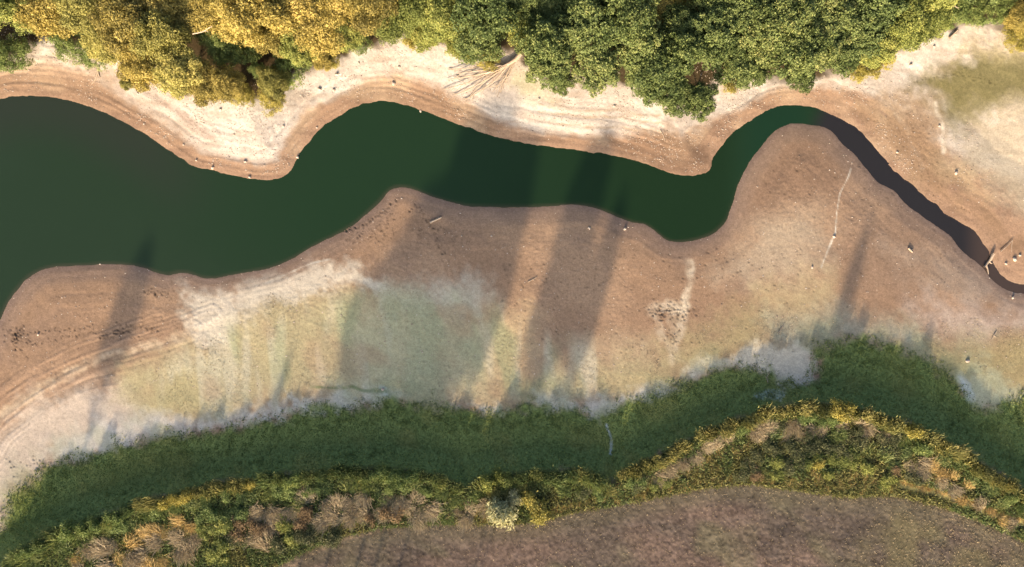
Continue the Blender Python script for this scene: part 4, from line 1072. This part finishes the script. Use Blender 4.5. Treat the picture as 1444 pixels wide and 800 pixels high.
stick('dead_branch', [(1405, 468), (1401, 473), (1398, 480)], .06, .03, 'pale twig on the olive grass at right', 'branch', .06, branches=[[(1401, 473), (1405, 476)]])
stick('dead_branch', [(1083, 540), (1081, 532), (1086, 524)], .05, .03, 'thin pale twig on the crust patch by the sward', 'branch', .1, branches=[[(1081, 533), (1077, 529)]])
stick('dead_branch', [(1097, 470), (1103, 462), (1106, 457)], .05, .03, 'thin pale twig left of the shaded grass', 'branch', .08, branches=[[(1101, 464), (1099, 460)]])
stick('dead_branch', [(744, 398), (752, 394), (757, 391)], .06, .04, 'short curved stick left of the double shadow', 'branch', .06, branches=[[(751, 394), (754, 397)]])
stick('dead_branch', [(272, 48, 6.6), (286, 45, 7.2), (299, 37, 7.8)], .08, .04, 'bare pale branch sticking out of the golden trees', 'branch', .1, branches=[[(288, 44, 7.3), (294, 45, 7.4)]])

stick('dead_branch', [(342, 2, 7.2), (352, 8, 7.6), (361, 16, 8.0)], .07, .03, 'bare pale twigs above the golden trees at the top edge', 'branch', .1, branches=[[(350, 7, 7.5), (352, 14, 7.6)], [(354, 10, 7.7), (360, 9, 7.9)]])
stick('dead_branch', [(1337, 2, 5.0), (1345, 8, 5.2), (1352, 12, 5.0)], .08, .03, 'reddish bare branch among the bushes at top right', 'branch', .1, branches=[[(1344, 7, 5.1), (1342, 13, 5.0)]])

# fallen dead tree with its crown of bare branches towards the water
e = link('fallen_tree', None, None, at(722, 88))
org = np.array(at(722, 88))
def W(q): return np.array(at(q[0], q[1], q[2])) - org
g = Geo(); g.tube([W((734, 76, .5)), W((727, 84, .5)), W((718, 90, .45)), W((706, 97, .4))], [.34, .3, .26, .18], 9)
link('trunk', g.mesh('trunk', M_DEAD, True), e)
g = Geo()
for k in range(9):
    a = k * .7; g.tube([W((734, 76, .5)), W((737 + 3 * math.cos(a), 73 + 4 * math.sin(a), .5 + .5 * math.sin(a * 1.7)))], [.12, .04], 5)
link('root_plate', g.mesh('root_plate', M_BARK, True), e)
TW = [[(727, 84, .5), (700, 98, .7), (665, 115, .5), (625, 127, .15)], [(722, 88, .5), (690, 110, .7), (660, 127, .4), (639, 135, .1)], [(718, 90, .5), (698, 101, .8), (660, 108, .6), (629, 113, .2)], [(712, 92, .5), (690, 94, .8), (655, 97, .5), (632, 99, .15)],
      [(724, 88, .5), (716, 102, .6), (707, 120, .4), (701, 137, .1)], [(716, 92, .5), (700, 112, .6), (675, 130, .3), (655, 141, .1)], [(726, 86, .5), (719, 104, .7), (711, 118, .4), (706, 131, .1)], [(708, 95, .5), (685, 103, .9), (668, 106, .5), (648, 112, .2)],
      [(706, 97, .4), (680, 118, .6), (664, 134, .2)], [(700, 98, .5), (672, 100, .9), (645, 104, .3)], [(722, 90, .5), (712, 110, .6), (694, 130, .2)]]
for b in TW:
    g = Geo(); Q = [W(q) for q in b]
    g.tube(Q, np.linspace(.13, .035, len(Q)), 6)
    br = link('branch', g.mesh('branch', M_DEAD, True), e)
    for t in range(4):
        g = Geo()
        i = random.randrange(1, len(Q)); d_ = Q[i] - Q[i - 1]
        s_ = Q[i - 1] + d_ * random.uniform(.2, .9)
        sd = np.array([-d_[1], d_[0], .2]) * random.choice((-1, 1)) * random.uniform(.15, .35) + d_ * .35
        g.tube([s_, s_ + sd * .6, s_ + sd * random.uniform(.8, 1.3) - np.array([0, 0, .1])], [.04, .028, .012], 4)
        link('twig', g.mesh('twig', M_DEAD, True), br)
tag(e, 'bleached fallen tree with bare branches reaching down the bank', 'fallen tree')
